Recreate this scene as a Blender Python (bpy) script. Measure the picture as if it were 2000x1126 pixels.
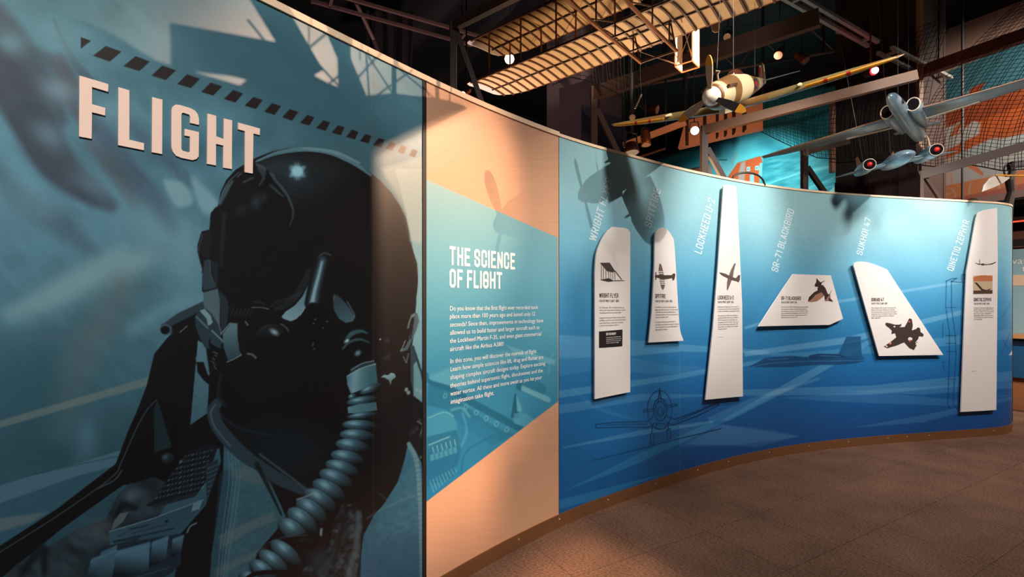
import bpy, bmesh, math, random
import numpy as np
from mathutils import Vector, Matrix

C = bpy.context.scene.collection
for _o in list(bpy.data.objects):
    bpy.data.objects.remove(_o)

# ------------------------------------------------------------------ camera, world, lights, exposure
FPX = 960.0            # focal length in photo pixels (2000 wide)
CAMZ = 1.392
HORY = 588.0
scn = bpy.context.scene
cam_d = bpy.data.cameras.new('camera')
cam_d.sensor_width = 36.0
cam_d.lens = 36.0 * FPX / 2000.0
cam_d.shift_y = (HORY - 563.0) / 2000.0
cam_d.clip_start = 0.02
cam_d.clip_end = 100
cam = bpy.data.objects.new('camera', cam_d)
C.objects.link(cam)
cam.location = (0, 0, CAMZ)
cam.rotation_euler = (math.pi / 2, 0, 0)
scn.camera = cam

scn.view_settings.view_transform = 'Standard'
scn.view_settings.look = 'None'
scn.view_settings.exposure = 0.0
scn.view_settings.gamma = 1.0
scn.view_settings.use_curve_mapping = False

world = bpy.data.worlds.new('world')
scn.world = world
world.use_nodes = True
wb = world.node_tree.nodes['Background']
wb.inputs[0].default_value = (0.42, 0.40, 0.46, 1)
wb.inputs[1].default_value = 0.10


def look(o, target):
    d = Vector(target) - o.location
    o.rotation_euler = d.to_track_quat('-Z', 'Y').to_euler()


def spot(name, loc, target, power, color, size_deg, blend=0.5, radius=0.03):
    l = bpy.data.lights.new(name, 'SPOT')
    l.energy = power
    l.color = color
    l.spot_size = math.radians(size_deg)
    l.spot_blend = blend
    l.shadow_soft_size = radius
    o = bpy.data.objects.new(name, l)
    C.objects.link(o)
    o.location = loc
    look(o, target)
    return o


def area(name, loc, target, power, color, sx, sy):
    l = bpy.data.lights.new(name, 'AREA')
    l.shape = 'RECTANGLE'
    l.size = sx
    l.size_y = sy
    l.energy = power
    l.color = color
    o = bpy.data.objects.new(name, l)
    C.objects.link(o)
    o.location = loc
    look(o, target)
    return o


WARM = (1.0, 0.74, 0.52)
L1 = Vector((3.05, 1.2, 3.8))
L2 = Vector((3.2, 2.2, 3.7))
spot('added_haze_spot', L2, (-0.42, 2.2, 1.80), 800, (1.0, 0.60, 0.36), 21, 1.0, 0.004)  # added narrow lamp for the brown haze on the print's right strip
spot('warm_profile_spot', L1, (-0.56, 2.08, 1.80), 500, (1.0, 0.66, 0.46), 29, 0.5, 0.004)
spot('science_panel_spot', (1.9, 0.7, 4.0), (0.12, 2.82, 0.95), 210, (1.0, 0.84, 0.68), 36, 0.9, 0.05)
spot('mural_spot', (1.1, -2.0, 4.3), (-0.85, 1.45, 1.35), 800, (1.0, 0.97, 0.93), 54, 1.0, 0.10)
spot('mural_low_spot', (0.9, -0.9, 4.3), (-0.65, 1.8, 0.6), 70, (1.0, 0.97, 0.93), 56, 1.0, 0.10)
spot('timeline_spot_near', (2.2, 1.5, 4.3), (1.2, 3.7, 0.7), 290, (1.0, 0.92, 0.84), 74, 0.8, 0.22)
spot('timeline_spot_mid', (3.6, 2.0, 4.3), (2.9, 4.55, 0.7), 430, (1.0, 0.92, 0.85), 80, 0.8, 0.22)
spot('timeline_spot_far', (5.4, 2.6, 4.3), (4.9, 5.05, 0.7), 430, (1.0, 0.91, 0.85), 78, 0.8, 0.22)
spot('hot_spot_over_blackbird', (2.75, 2.75, 3.9), (1.80, 4.12, 2.05), 420, (1.0, 0.96, 0.88), 42, 0.9, 0.03)
spot('hot_spot_over_sukhoi', (5.0, 3.6, 3.8), (4.0, 4.9, 2.0), 430, (1.0, 0.97, 0.90), 42, 0.9, 0.03)
spot('fighter_shadow_spot', (3.2, -0.05, 3.85), (0.95, 3.50, 1.80), 400, (1.0, 0.94, 0.86), 32, 0.9, 0.012)
area('biplane_fill_light', (1.25, 4.9, 2.1), (1.3, 3.4, 3.4), 36, (1.0, 0.62, 0.34), 0.5, 0.5)  # added lamp hidden behind the partition to light the wing underside
area('biplane_tip_fill_light', (0.1, 4.6, 2.0), (0.0, 4.1, 3.4), 7, (1.0, 0.72, 0.50), 0.4, 0.4)  # added hidden lamp, lifts the underside of the wing tip
spot('rudder_spot', (2.3, 2.5, 2.6), (1.46, 4.02, 3.38), 900, (1.0, 0.84, 0.64), 18, 0.6, 0.03)
spot('backdrop_cyan_spot', (3.7, 8.1, 5.2), (4.3, 10.0, 2.4), 620, (0.85, 0.97, 1.0), 96, 0.8, 0.1)
spot('backdrop_warm_spot', (7.6, 4.2, 5.0), (6.8, 6.9, 2.8), 1400, (1.0, 0.84, 0.72), 90, 0.7, 0.1)
spot('jet_spot', (2.4, 1.6, 3.1), (3.5, 4.3, 2.98), 230, (0.82, 0.95, 1.0), 30, 0.6, 0.05)
spot('plum_column_spot', (2.6, 3.2, 4.4), (0.9, 6.0, 3.2), 60, (1.0, 0.80, 0.78), 50, 0.8, 0.1)
spot('exhibit_fill_light', (6.2, 4.3, 1.7), (6.95, 6.2, 1.3), 130, (1.0, 0.90, 0.80), 84, 0.8, 0.05)  # added lamp without fixture to brighten the far counter
spot('hall_fill_light', (-0.6, 4.2, 1.2), (-0.9, 6.0, 4.7), 260, (1.0, 0.72, 0.74), 90, 1.0, 0.1)  # added lamp behind the partition to bring up the dim pipes
spot('girder_fill_light', (2.3, 6.2, 2.6), (3.2, 7.4, 4.4), 80, (1.0, 0.62, 0.42), 60, 0.8, 0.05)  # added lamp to bring out the copper tones behind the net
spot('floor_warm_spot', (1.9, 0.9, 4.0), (0.02, 2.3, 0.0), 2000, (1.0, 0.64, 0.42), 24, 1.0, 0.05)

# ------------------------------------------------------------------ helpers


def lin(c):
    c = np.asarray(c, dtype=float)
    return np.where(c <= 0.04045, c / 12.92, ((c + 0.055) / 1.055) ** 2.4)


def rgb(r, g, b):
    return tuple(float(v) for v in lin(np.array([r, g, b]) / 255.0))


def mat(name, col, rough=0.6, metal=0.0, emit=None, estr=0.0, noise=0.0, nscale=40.0, spec=0.5, bump=0.0):
    m = bpy.data.materials.new(name)
    m.use_nodes = True
    nt = m.node_tree
    b = nt.nodes['Principled BSDF']
    b.inputs['Base Color'].default_value = (*col, 1)
    b.inputs['Roughness'].default_value = rough
    b.inputs['Metallic'].default_value = metal
    b.inputs['Specular IOR Level'].default_value = spec
    if emit is not None:
        b.inputs['Emission Color'].default_value = (*emit, 1)
        b.inputs['Emission Strength'].default_value = estr
    if noise > 0 or bump > 0:
        tc = nt.nodes.new('ShaderNodeTexCoord')
        n = nt.nodes.new('ShaderNodeTexNoise')
        n.inputs['Scale'].default_value = nscale
        n.inputs['Detail'].default_value = 5
        nt.links.new(tc.outputs['Object'], n.inputs['Vector'])
        if noise > 0:
            mx = nt.nodes.new('ShaderNodeMix')
            mx.data_type = 'RGBA'
            mx.inputs[6].default_value = (*[max(0, v * (1 - noise)) for v in col], 1)
            mx.inputs[7].default_value = (*[min(1, v * (1 + noise)) for v in col], 1)
            nt.links.new(n.outputs['Fac'], mx.inputs[0])
            nt.links.new(mx.outputs[2], b.inputs['Base Color'])
        if bump > 0:
            bp = nt.nodes.new('ShaderNodeBump')
            bp.inputs['Strength'].default_value = bump
            bp.inputs['Distance'].default_value = 0.003
            nt.links.new(n.outputs['Fac'], bp.inputs['Height'])
            nt.links.new(bp.outputs['Normal'], b.inputs['Normal'])
    return m


def obj(name, me, m, parent=None, smooth=False):
    o = bpy.data.objects.new(name, me)
    C.objects.link(o)
    if m is not None:
        ms = m if isinstance(m, (list, tuple)) else [m]
        for x in ms:
            me.materials.append(x)
    if parent is not None:
        o.parent = parent
        if parent.type == 'EMPTY':          # children are built in world coordinates
            o.matrix_parent_inverse = Matrix.Translation(-parent.location)
    if smooth:
        me.polygons.foreach_set('use_smooth', [True] * len(me.polygons))
    return o


def tag(o, label, cat, group=None, kind=None):
    o['label'] = label
    o['category'] = cat
    if group:
        o['group'] = group
    if kind:
        o['kind'] = kind
    return o


def structure(o, label, cat='structure'):
    o['kind'] = 'structure'
    o['label'] = label
    o['category'] = cat
    return o


def empty(name, loc=(0, 0, 0), label=None, cat=None, group=None):
    o = bpy.data.objects.new(name, None)
    o.empty_display_size = 0.1
    C.objects.link(o)
    o.location = loc
    if label:
        tag(o, label, cat, group)
    return o


class MB:
    """collects geometry, then builds one mesh object"""

    def __init__(self):
        self.v = []
        self.f = []
        self.mi = []

    def add(self, vs, fs, mi=0):
        n = len(self.v)
        self.v += [tuple(p) for p in vs]
        self.f += [tuple(i + n for i in f) for f in fs]
        self.mi += [mi] * len(fs)

    def box(self, c, ax, ay, az, mi=0):
        """centre and three half-axis vectors"""
        c, ax, ay, az = map(Vector, (c, ax, ay, az))
        vs = [c + sx * ax + sy * ay + sz * az for sx in (-1, 1) for sy in (-1, 1) for sz in (-1, 1)]
        self.add(vs, [(0, 1, 3, 2), (4, 6, 7, 5), (0, 4, 5, 1), (2, 3, 7, 6), (0, 2, 6, 4), (1, 5, 7, 3)], mi)

    def bar(self, p0, p1, w, h, up=(0, 0, 1), mi=0):
        p0, p1, up = Vector(p0), Vector(p1), Vector(up)
        d = (p1 - p0)
        L = d.length
        d.normalize()
        s = d.cross(up)
        if s.length < 1e-4:
            s = d.cross(Vector((1, 0, 0)))
        s.normalize()
        u = s.cross(d)
        self.box((p0 + p1) / 2, d * L / 2, s * w / 2, u * h / 2, mi)

    def tube(self, pts, r, n=8, mi=0, caps=True):
        pts = [Vector(p) for p in pts]
        rs = r if isinstance(r, (list, tuple)) else [r] * len(pts)
        vs, fs = [], []
        prev = None
        for i, p in enumerate(pts):
            a = pts[max(0, i - 1)]
            b = pts[min(len(pts) - 1, i + 1)]
            d = (b - a).normalized()
            if prev is None:
                s = d.cross(Vector((0, 0, 1)))
                if s.length < 1e-3:
                    s = d.cross(Vector((1, 0, 0)))
            else:
                s = prev - d * prev.dot(d)
            s.normalize()
            prev = s
            u = d.cross(s)
            for k in range(n):
                t = 2 * math.pi * k / n
                vs.append(p + (s * math.cos(t) + u * math.sin(t)) * rs[i])
        for i in range(len(pts) - 1):
            for k in range(n):
                k2 = (k + 1) % n
                fs.append((i * n + k, i * n + k2, (i + 1) * n + k2, (i + 1) * n + k))
        if caps:
            fs.append(tuple(range(n))[::-1])
            fs.append(tuple((len(pts) - 1) * n + k for k in range(n)))
        self.add(vs, fs, mi)

    def loft(self, rings, mi=0, caps=True, close=True):
        n = len(rings[0])
        vs = [p for r in rings for p in r]
        fs = []
        for i in range(len(rings) - 1):
            for k in range(n if close else n - 1):
                k2 = (k + 1) % n
                fs.append((i * n + k, i * n + k2, (i + 1) * n + k2, (i + 1) * n + k))
        if caps and close:
            fs.append(tuple(range(n))[::-1])
            fs.append(tuple((len(rings) - 1) * n + k for k in range(n)))
        self.add(vs, fs, mi)

    def prism(self, poly, ext, mi=0):
        """polygon of 3d points extruded by vector ext"""
        n = len(poly)
        e = Vector(ext)
        vs = [Vector(p) for p in poly] + [Vector(p) + e for p in poly]
        fs = [tuple(range(n))[::-1], tuple(n + k for k in range(n))]
        for k in range(n):
            k2 = (k + 1) % n
            fs.append((k, k2, n + k2, n + k))
        self.add(vs, fs, mi)

    def build(self, name, m, parent=None, smooth=False, fix=True):
        me = bpy.data.meshes.new(name)
        me.from_pydata([tuple(p) for p in self.v], [], self.f)
        me.polygons.foreach_set('material_index', self.mi)
        if fix:
            bm = bmesh.new()
            bm.from_mesh(me)
            bmesh.ops.recalc_face_normals(bm, faces=bm.faces)
            bm.to_mesh(me)
            bm.free()
        me.update()
        o = obj(name, me, m, parent, smooth)
        return o


# ------------------------------------------------------------------ the curved partition: plan curve, and photo pixel <-> wall
CP = [(-1.95, 0.19), (-1.6, 0.666), (-1.141, 1.289), (-0.862, 1.664), (-0.70, 1.885), (-0.516, 2.132), (-0.31, 2.395),
      (-0.078, 2.665), (0.263, 3.015), (0.542, 3.255), (0.839, 3.475), (1.265, 3.785), (1.705, 4.066),
      (2.041, 4.255), (2.522, 4.48), (3.017, 4.655), (3.486, 4.782), (3.861, 4.868), (4.355, 4.975),
      (4.826, 5.075), (5.10, 5.145), (5.29, 5.23), (5.41, 5.325), (5.50, 5.44), (5.535, 5.57), (5.50, 5.70), (5.38, 5.79)]


def spline(P, per=24):
    P = [np.array(p, float) for p in P]
    P = [2 * P[0] - P[1]] + P + [2 * P[-1] - P[-2]]
    out = []
    for i in range(1, len(P) - 2):
        p0, p1, p2, p3 = P[i - 1], P[i], P[i + 1], P[i + 2]
        t0 = 0.0
        t1 = t0 + np.linalg.norm(p1 - p0) ** 0.5
        t2 = t1 + np.linalg.norm(p2 - p1) ** 0.5
        t3 = t2 + np.linalg.norm(p3 - p2) ** 0.5
        for k in range(per):
            t = t1 + (t2 - t1) * k / per
            a1 = (t1 - t) / (t1 - t0) * p0 + (t - t0) / (t1 - t0) * p1
            a2 = (t2 - t) / (t2 - t1) * p1 + (t - t1) / (t2 - t1) * p2
            a3 = (t3 - t) / (t3 - t2) * p2 + (t - t2) / (t3 - t2) * p3
            b1 = (t2 - t) / (t2 - t0) * a1 + (t - t0) / (t2 - t0) * a2
            b2 = (t3 - t) / (t3 - t1) * a2 + (t - t1) / (t3 - t1) * a3
            out.append((t2 - t) / (t2 - t1) * b1 + (t - t1) / (t2 - t1) * b2)
    out.append(P[-2])
    return np.array(out)


_w = spline(CP)
_seg = np.r_[0, np.cumsum(np.linalg.norm(np.diff(_w, axis=0), axis=1))]
WS = np.linspace(0, _seg[-1], 1600)
WX = np.interp(WS, _seg, _w[:, 0])
WY = np.interp(WS, _seg, _w[:, 1])
_k = 33
_ker = np.hanning(_k)
_ker /= _ker.sum()


def _sm(a):
    p = np.r_[2 * a[0] - a[_k:0:-1], a, 2 * a[-1] - a[-2:-_k - 2:-1]]
    return np.convolve(p, _ker, 'same')[_k:-_k]


WX, WY = _sm(WX), _sm(WY)
_tx, _ty = np.gradient(WX, WS), np.gradient(WY, WS)
_tl = np.hypot(_tx, _ty)
TX, TY = _tx / _tl, _ty / _tl
NX, NY = TY, -TX          # points to the visitors' side
WALL_TOP = 2.408
WALL_BOT = 0.08
SLEN = WS[-1]


def wall3(s, z, off=0.0):
    """points on (offset from) the wall; s, z, off arrays or numbers -> (n,3)"""
    s = np.atleast_1d(np.asarray(s, float))
    x = np.interp(s, WS, WX) + np.interp(s, WS, NX) * off
    y = np.interp(s, WS, WY) + np.interp(s, WS, NY) * off
    z = np.broadcast_to(np.asarray(z, float), s.shape)
    return np.stack([x, y, z], -1)


def _ratio(off):
    X = WX + NX * off
    Y = WY + NY * off
    r = X / np.maximum(Y, 0.05)
    k = int(np.argmax(r))
    return r[:k + 1], Y[:k + 1]


_rc = {}


def px2wall(x, y, off=0.0):
    """photo pixel -> (s, z) on the wall surface offset by off"""
    if off not in _rc:
        _rc[off] = _ratio(off)
    r, Y = _rc[off]
    t = (np.asarray(x, float) - 1000.0) / FPX
    s = np.interp(t, r, WS[:len(r)])
    d = np.interp(t, r, Y)
    z = CAMZ + (HORY - np.asarray(y, float)) / FPX * d
    return s, z


def wall2px(s, z):
    P = wall3(s, z)
    d = np.maximum(P[:, 1], 0.05)
    return 1000 + FPX * P[:, 0] / d, HORY - FPX * (P[:, 2] - CAMZ) / d


def pt(px, py, d):
    """photo pixel at depth d -> world point"""
    return Vector(((px - 1000.0) / FPX * d, d, CAMZ + (HORY - py) / FPX * d))


def ptz(px, py, z):
    return pt(px, py, FPX * (z - CAMZ) / (HORY - py))


# room axes on the plan
AX = Vector((-0.497, 0.868, 0))
BX = Vector((0.868, 0.497, 0))

# ------------------------------------------------------------------ a small painter for the printed graphics (colours in 0-255 sRGB)
rng = np.random.default_rng(7)
_NG = rng.random((256, 256))


def vnoise(x, y):
    xi = np.floor(x).astype(int)
    yi = np.floor(y).astype(int)
    fx = x - xi
    fy = y - yi
    fx = fx * fx * (3 - 2 * fx)
    fy = fy * fy * (3 - 2 * fy)
    a = _NG[yi % 256, xi % 256]
    b = _NG[yi % 256, (xi + 1) % 256]
    c = _NG[(yi + 1) % 256, xi % 256]
    d = _NG[(yi + 1) % 256, (xi + 1) % 256]
    return (a * (1 - fx) + b * fx) * (1 - fy) + (c * (1 - fx) + d * fx) * fy


def fbm(x, y, o=4):
    t = 0
    a = 0.5
    for i in range(o):
        t = t + a * vnoise(x * 2 ** i + 17 * i, y * 2 ** i + 31 * i)
        a *= 0.5
    return t


def closed(P, per=8):
    n = len(P)
    out = []
    for i in range(n):
        p0, p1, p2, p3 = (np.array(P[(i + k) % n], float) for k in (-1, 0, 1, 2))
        for k in range(per):
            t = k / per
            out.append(0.5 * ((2 * p1) + (-p0 + p2) * t + (2 * p0 - 5 * p1 + 4 * p2 - p3) * t * t + (-p0 + 3 * p1 - 3 * p2 + p3) * t ** 3))
    return [tuple(p) for p in out]


def opened(P, per=8):
    P = [np.array(p, float) for p in P]
    P = [2 * P[0] - P[1]] + P + [2 * P[-1] - P[-2]]
    out = []
    for i in range(1, len(P) - 2):
        p0, p1, p2, p3 = P[i - 1:i + 3]
        for k in range(per):
            t = k / per
            out.append(0.5 * ((2 * p1) + (-p0 + p2) * t + (2 * p0 - 5 * p1 + 4 * p2 - p3) * t * t + (-p0 + 3 * p1 - 3 * p2 + p3) * t ** 3))
    out.append(P[-2])
    return [tuple(p) for p in out]


class Canvas:
    def __init__(self, x0, y0, x1, y1, sc=1.0):
        self.x0, self.y0, self.sc = x0, y0, sc
        self.w = int((x1 - x0) * sc)
        self.h = int((y1 - y0) * sc)
        self.a = np.zeros((self.h, self.w, 3), np.float32)
        xs = x0 + (np.arange(self.w) + 0.5) / sc
        ys = y0 + (np.arange(self.h) + 0.5) / sc
        self.X, self.Y = np.meshgrid(xs, ys)

    def _win(self, xa, ya, xb, yb):
        i0 = max(0, int((ya - self.y0) * self.sc))
        i1 = min(self.h, int((yb - self.y0) * self.sc) + 1)
        j0 = max(0, int((xa - self.x0) * self.sc))
        j1 = min(self.w, int((xb - self.x0) * self.sc) + 1)
        return (slice(i0, i1), slice(j0, j1)) if i1 > i0 and j1 > j0 else None

    def _put(self, w, cov, col, X, Y):
        if callable(col):
            col = col(X, Y)
        else:
            col = np.asarray(col, np.float32)
        cov = cov[..., None]
        self.a[w] = self.a[w] * (1 - cov) + col * cov

    def poly(self, P, col, soft=1.2, alpha=1.0, sm=0):
        if sm:
            P = closed(P, sm)
        P = np.array(P, float)
        m = soft + 1
        w = self._win(P[:, 0].min() - m, P[:, 1].min() - m, P[:, 0].max() + m, P[:, 1].max() + m)
        if w is None:
            return
        X, Y = self.X[w], self.Y[w]
        inside = np.zeros(X.shape, bool)
        d2 = np.full(X.shape, 1e12)
        n = len(P)
        for i in range(n):
            x0, y0 = P[i]
            x1, y1 = P[(i + 1) % n]
            if y0 != y1:
                c = ((y0 > Y) != (y1 > Y)) & (X < (x1 - x0) * (Y - y0) / (y1 - y0) + x0)
                inside ^= c
            dx, dy = x1 - x0, y1 - y0
            L = dx * dx + dy * dy + 1e-9
            t = np.clip(((X - x0) * dx + (Y - y0) * dy) / L, 0, 1)
            d2 = np.minimum(d2, (X - x0 - t * dx) ** 2 + (Y - y0 - t * dy) ** 2)
        sd = np.sqrt(d2)
        sd = np.where(inside, -sd, sd)
        cov = np.clip(0.5 - sd / soft, 0, 1)
        cov = cov * cov * (3 - 2 * cov) * alpha
        self._put(w, cov, col, X, Y)

    def line(self, P, width, col, soft=1.0, alpha=1.0, sm=0):
        if sm:
            P = opened(P, sm)
        P = np.array(P, float)
        wd = np.broadcast_to(np.asarray(width, float), (len(P),)) if np.ndim(width) == 0 else np.interp(np.linspace(0, 1, len(P)), np.linspace(0, 1, len(width)), width)
        m = wd.max() / 2 + soft + 1
        w = self._win(P[:, 0].min() - m, P[:, 1].min() - m, P[:, 0].max() + m, P[:, 1].max() + m)
        if w is None:
            return
        X, Y = self.X[w], self.Y[w]
        sd = np.full(X.shape, 1e9)
        for i in range(len(P) - 1):
            x0, y0 = P[i]
            dx, dy = P[i + 1] - P[i]
            L = dx * dx + dy * dy + 1e-9
            t = np.clip(((X - x0) * dx + (Y - y0) * dy) / L, 0, 1)
            d = np.sqrt((X - x0 - t * dx) ** 2 + (Y - y0 - t * dy) ** 2) - (wd[i] + (wd[i + 1] - wd[i]) * t) / 2
            sd = np.minimum(sd, d)
        cov = np.clip(0.5 - sd / soft, 0, 1)
        cov = cov * cov * (3 - 2 * cov) * alpha
        self._put(w, cov, col, X, Y)

    def ell(self, cx, cy, rx, ry, ang, col, soft=1.2, alpha=1.0):
        """col may be a function of (u, v) local unit coordinates"""
        R = max(rx, ry) + soft + 1
        w = self._win(cx - R, cy - R, cx + R, cy + R)
        if w is None:
            return
        X, Y = self.X[w], self.Y[w]
        c, s = math.cos(math.radians(ang)), math.sin(math.radians(ang))
        u = ((X - cx) * c + (Y - cy) * s) / rx
        v = (-(X - cx) * s + (Y - cy) * c) / ry
        r = np.sqrt(u * u + v * v) + 1e-6
        sd = (r - 1) * min(rx, ry)
        cov = np.clip(0.5 - sd / soft, 0, 1) * alpha
        if callable(col):
            self._put(w, cov, col(u, v), X, Y)
        else:
            self._put(w, cov, col, X, Y)

    def glow(self, cx, cy, rx, ry, ang, col, alpha=1.0):
        R = max(rx, ry) * 2.6
        w = self._win(cx - R, cy - R, cx + R, cy + R)
        if w is None:
            return
        X, Y = self.X[w], self.Y[w]
        c, s = math.cos(math.radians(ang)), math.sin(math.radians(ang))
        u = ((X - cx) * c + (Y - cy) * s) / rx
        v = (-(X - cx) * s + (Y - cy) * c) / ry
        self._put(w, np.exp(-(u * u + v * v)) * alpha, col, X, Y)

    def sample(self, px, py):
        fx = np.clip((px - self.x0) * self.sc - 0.5, 0, self.w - 1.001)
        fy = np.clip((py - self.y0) * self.sc - 0.5, 0, self.h - 1.001)
        i = fy.astype(int)
        j = fx.astype(int)
        fx = (fx - j)[..., None]
        fy = (fy - i)[..., None]
        a = self.a
        c = (a[i, j] * (1 - fx) + a[i, j + 1] * fx) * (1 - fy) + (a[i + 1, j] * (1 - fx) + a[i + 1, j + 1] * fx) * fy
        return c


def G(c0, c1, p0, p1):
    """linear gradient colour between two points"""
    c0, c1 = np.array(c0, float), np.array(c1, float)
    d = np.array(p1, float) - np.array(p0, float)
    L = (d ** 2).sum()

    def f(X, Y):
        t = np.clip(((X - p0[0]) * d[0] + (Y - p0[1]) * d[1]) / L, 0, 1)[..., None]
        return c0 * (1 - t) + c1 * t
    return f


def NZ(c0, c1, sx, sy, ang=0, o=4, con=1.6):
    """noise between two colours"""
    c0, c1 = np.array(c0, float), np.array(c1, float)
    ca, sa = math.cos(math.radians(ang)), math.sin(math.radians(ang))

    def f(X, Y):
        u = (X * ca + Y * sa) / sx
        v = (-X * sa + Y * ca) / sy
        t = np.clip((fbm(u + 50, v + 50, o) - 0.47) * con + 0.5, 0, 1)[..., None]
        return c0 * (1 - t) + c1 * t
    return f


def print_mesh(name, scol, zrow, canvas, gain, m, off, parent=None):
    """a sheet on the wall with the canvas as its printed colours (corner-free point colours)"""
    S, Z = np.meshgrid(scol, zrow)
    P = wall3(S.ravel(), Z.ravel(), off)
    px, py = wall2px(S.ravel(), Z.ravel())
    past = S.ravel() > WS[int(np.argmax(WX / np.maximum(WY, 0.05)))]
    px = np.where(past, 1985 + (S.ravel() - 7.5) * 10, px)
    col = lin(np.clip(canvas.sample(px, py), 0, 255) / 255.0) * gain
    ns, nz = len(scol), len(zrow)
    me = bpy.data.meshes.new(name)
    me.vertices.add(ns * nz)
    me.vertices.foreach_set('co', P.astype(np.float32).ravel())
    i = np.arange((ns - 1) * (nz - 1))
    r, c = i // (ns - 1), i % (ns - 1)
    a = r * ns + c
    q = np.stack([a, a + 1, a + 1 + ns, a + ns], -1).astype(np.int32)
    nf = len(q)
    me.loops.add(nf * 4)
    me.loops.foreach_set('vertex_index', q.ravel())
    me.polygons.add(nf)
    me.polygons.foreach_set('loop_start', np.arange(0, nf * 4, 4, dtype=np.int32))
    me.polygons.foreach_set('loop_total', np.full(nf, 4, np.int32))
    me.polygons.foreach_set('use_smooth', np.ones(nf, bool))
    at = me.color_attributes.new('print', 'FLOAT_COLOR', 'POINT')
    at.data.foreach_set('color', np.c_[col, np.ones(len(col))].astype(np.float32).ravel())
    uv = me.uv_layers.new(name='sheet')
    uvs = np.stack([S.ravel(), Z.ravel()], -1)[q.ravel()]
    uv.data.foreach_set('uv', uvs.astype(np.float32).ravel())
    me.update()
    me.validate()
    return obj(name, me, m, parent)


def print_mat(name, rough, spec=0.5, grain=0.06, gs=900, stretch=1.0, bump=0.0, bscale=120):
    m = bpy.data.materials.new(name)
    m.use_nodes = True
    nt = m.node_tree
    b = nt.nodes['Principled BSDF']
    b.inputs['Roughness'].default_value = rough
    b.inputs['Specular IOR Level'].default_value = spec
    at = nt.nodes.new('ShaderNodeAttribute')
    at.attribute_name = 'print'
    uv = nt.nodes.new('ShaderNodeUVMap')
    uv.uv_map = 'sheet'
    mp = nt.nodes.new('ShaderNodeMapping')
    mp.inputs['Scale'].default_value = (1.0 / stretch, 1, 1)
    n = nt.nodes.new('ShaderNodeTexNoise')
    n.inputs['Scale'].default_value = gs
    n.inputs['Detail'].default_value = 2
    nt.links.new(uv.outputs[0], mp.inputs[0])
    nt.links.new(mp.outputs[0], n.inputs['Vector'])
    mr = nt.nodes.new('ShaderNodeMapRange')
    mr.inputs[1].default_value = 0.25
    mr.inputs[2].default_value = 0.75
    mr.inputs[3].default_value = 1 - grain
    mr.inputs[4].default_value = 1 + grain
    nt.links.new(n.outputs['Fac'], mr.inputs[0])
    mul = nt.nodes.new('ShaderNodeVectorMath')
    mul.operation = 'SCALE'
    nt.links.new(at.outputs['Color'], mul.inputs[0])
    nt.links.new(mr.outputs[0], mul.inputs['Scale'])
    nt.links.new(mul.outputs[0], b.inputs['Base Color'])
    if bump > 0:
        n2 = nt.nodes.new('ShaderNodeTexNoise')
        n2.inputs['Scale'].default_value = bscale
        nt.links.new(uv.outputs[0], n2.inputs['Vector'])
        bp = nt.nodes.new('ShaderNodeBump')
        bp.inputs['Strength'].default_value = bump
        bp.inputs['Distance'].default_value = 0.002
        nt.links.new(n2.outputs['Fac'], bp.inputs['Height'])
        nt.links.new(bp.outputs['Normal'], b.inputs['Normal'])
    return m


def wall_slab(name, polypx, off, thick, m, parent=None, step=0.06, hole=None, sz=None):
    """outline traced on the photo -> a flat board that follows the wall, offset and thick"""
    if sz is None:
        A = np.array(polypx, float)
        s, z = px2wall(A[:, 0], A[:, 1], off + thick)
        sz = list(zip(s, z))
    bm = bmesh.new()
    n = len(sz)
    if thick > 0:
        v0 = [bm.verts.new((s, off, z)) for s, z in sz]
        v1 = [bm.verts.new((s, off + thick, z)) for s, z in sz]
        bm.faces.new(v0)
        bm.faces.new(v1[::-1])
        for k in range(n):
            bm.faces.new((v0[k], v1[k], v1[(k + 1) % n], v0[(k + 1) % n]))
    else:
        bm.faces.new([bm.verts.new((s, off, z)) for s, z in sz])
    bm.normal_update()
    bmesh.ops.triangulate(bm, faces=[f for f in bm.faces if len(f.verts) > 4])
    s0 = min(p[0] for p in sz)
    s1 = max(p[0] for p in sz)
    k = 1
    while s0 + k * step < s1:
        g = list(bm.verts) + list(bm.edges) + list(bm.faces)
        bmesh.ops.bisect_plane(bm, geom=g, plane_co=(s0 + k * step, 0, 0), plane_no=(1, 0, 0))
        k += 1
    bmesh.ops.recalc_face_normals(bm, faces=bm.faces)
    for v in bm.verts:
        p = wall3(v.co.x, v.co.z, v.co.y)[0]
        v.co = p
    if thick <= 0:
        bm.normal_update()
        for f in bm.faces:
            c = f.calc_center_median()
            if f.normal.dot(Vector((0, 0, CAMZ)) - c) < 0:
                f.normal_flip()
    me = bpy.data.meshes.new(name)
    bm.to_mesh(me)
    bm.free()
    return obj(name, me, m, parent)


# ---------------------------------------------- lettering: a condensed stroke face for headings, the built-in face for small copy
W_ = 0.40
_r = 0.11
_O = [(_r, 0), (W_ - _r, 0), (W_, _r), (W_, 1 - _r), (W_ - _r, 1), (_r, 1), (0, 1 - _r), (0, _r), (_r, 0)]
_P = [(0, 0), (0, 1), (W_ - _r, 1), (W_, 1 - _r), (W_, .5 + _r), (W_ - _r, .48), (0, .48)]
_Cc = [(W_, .68), (W_, 1 - _r), (W_ - _r, 1), (_r, 1), (0, 1 - _r), (0, _r), (_r, 0), (W_ - _r, 0), (W_, _r), (W_, .32)]
_S = [(W_, .72), (W_, 1 - _r), (W_ - _r, 1), (_r, 1), (0, 1 - _r), (0, .62), (_r, .53), (W_ - _r, .47), (W_, .38), (W_, _r), (W_ - _r, 0), (_r, 0), (0, _r), (0, .28)]
_6 = [(W_, .76), (W_, 1 - _r), (W_ - _r, 1), (_r, 1), (0, 1 - _r), (0, _r), (_r, 0), (W_ - _r, 0), (W_, _r), (W_, .42), (W_ - _r, .53), (.02, .53)]
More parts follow.
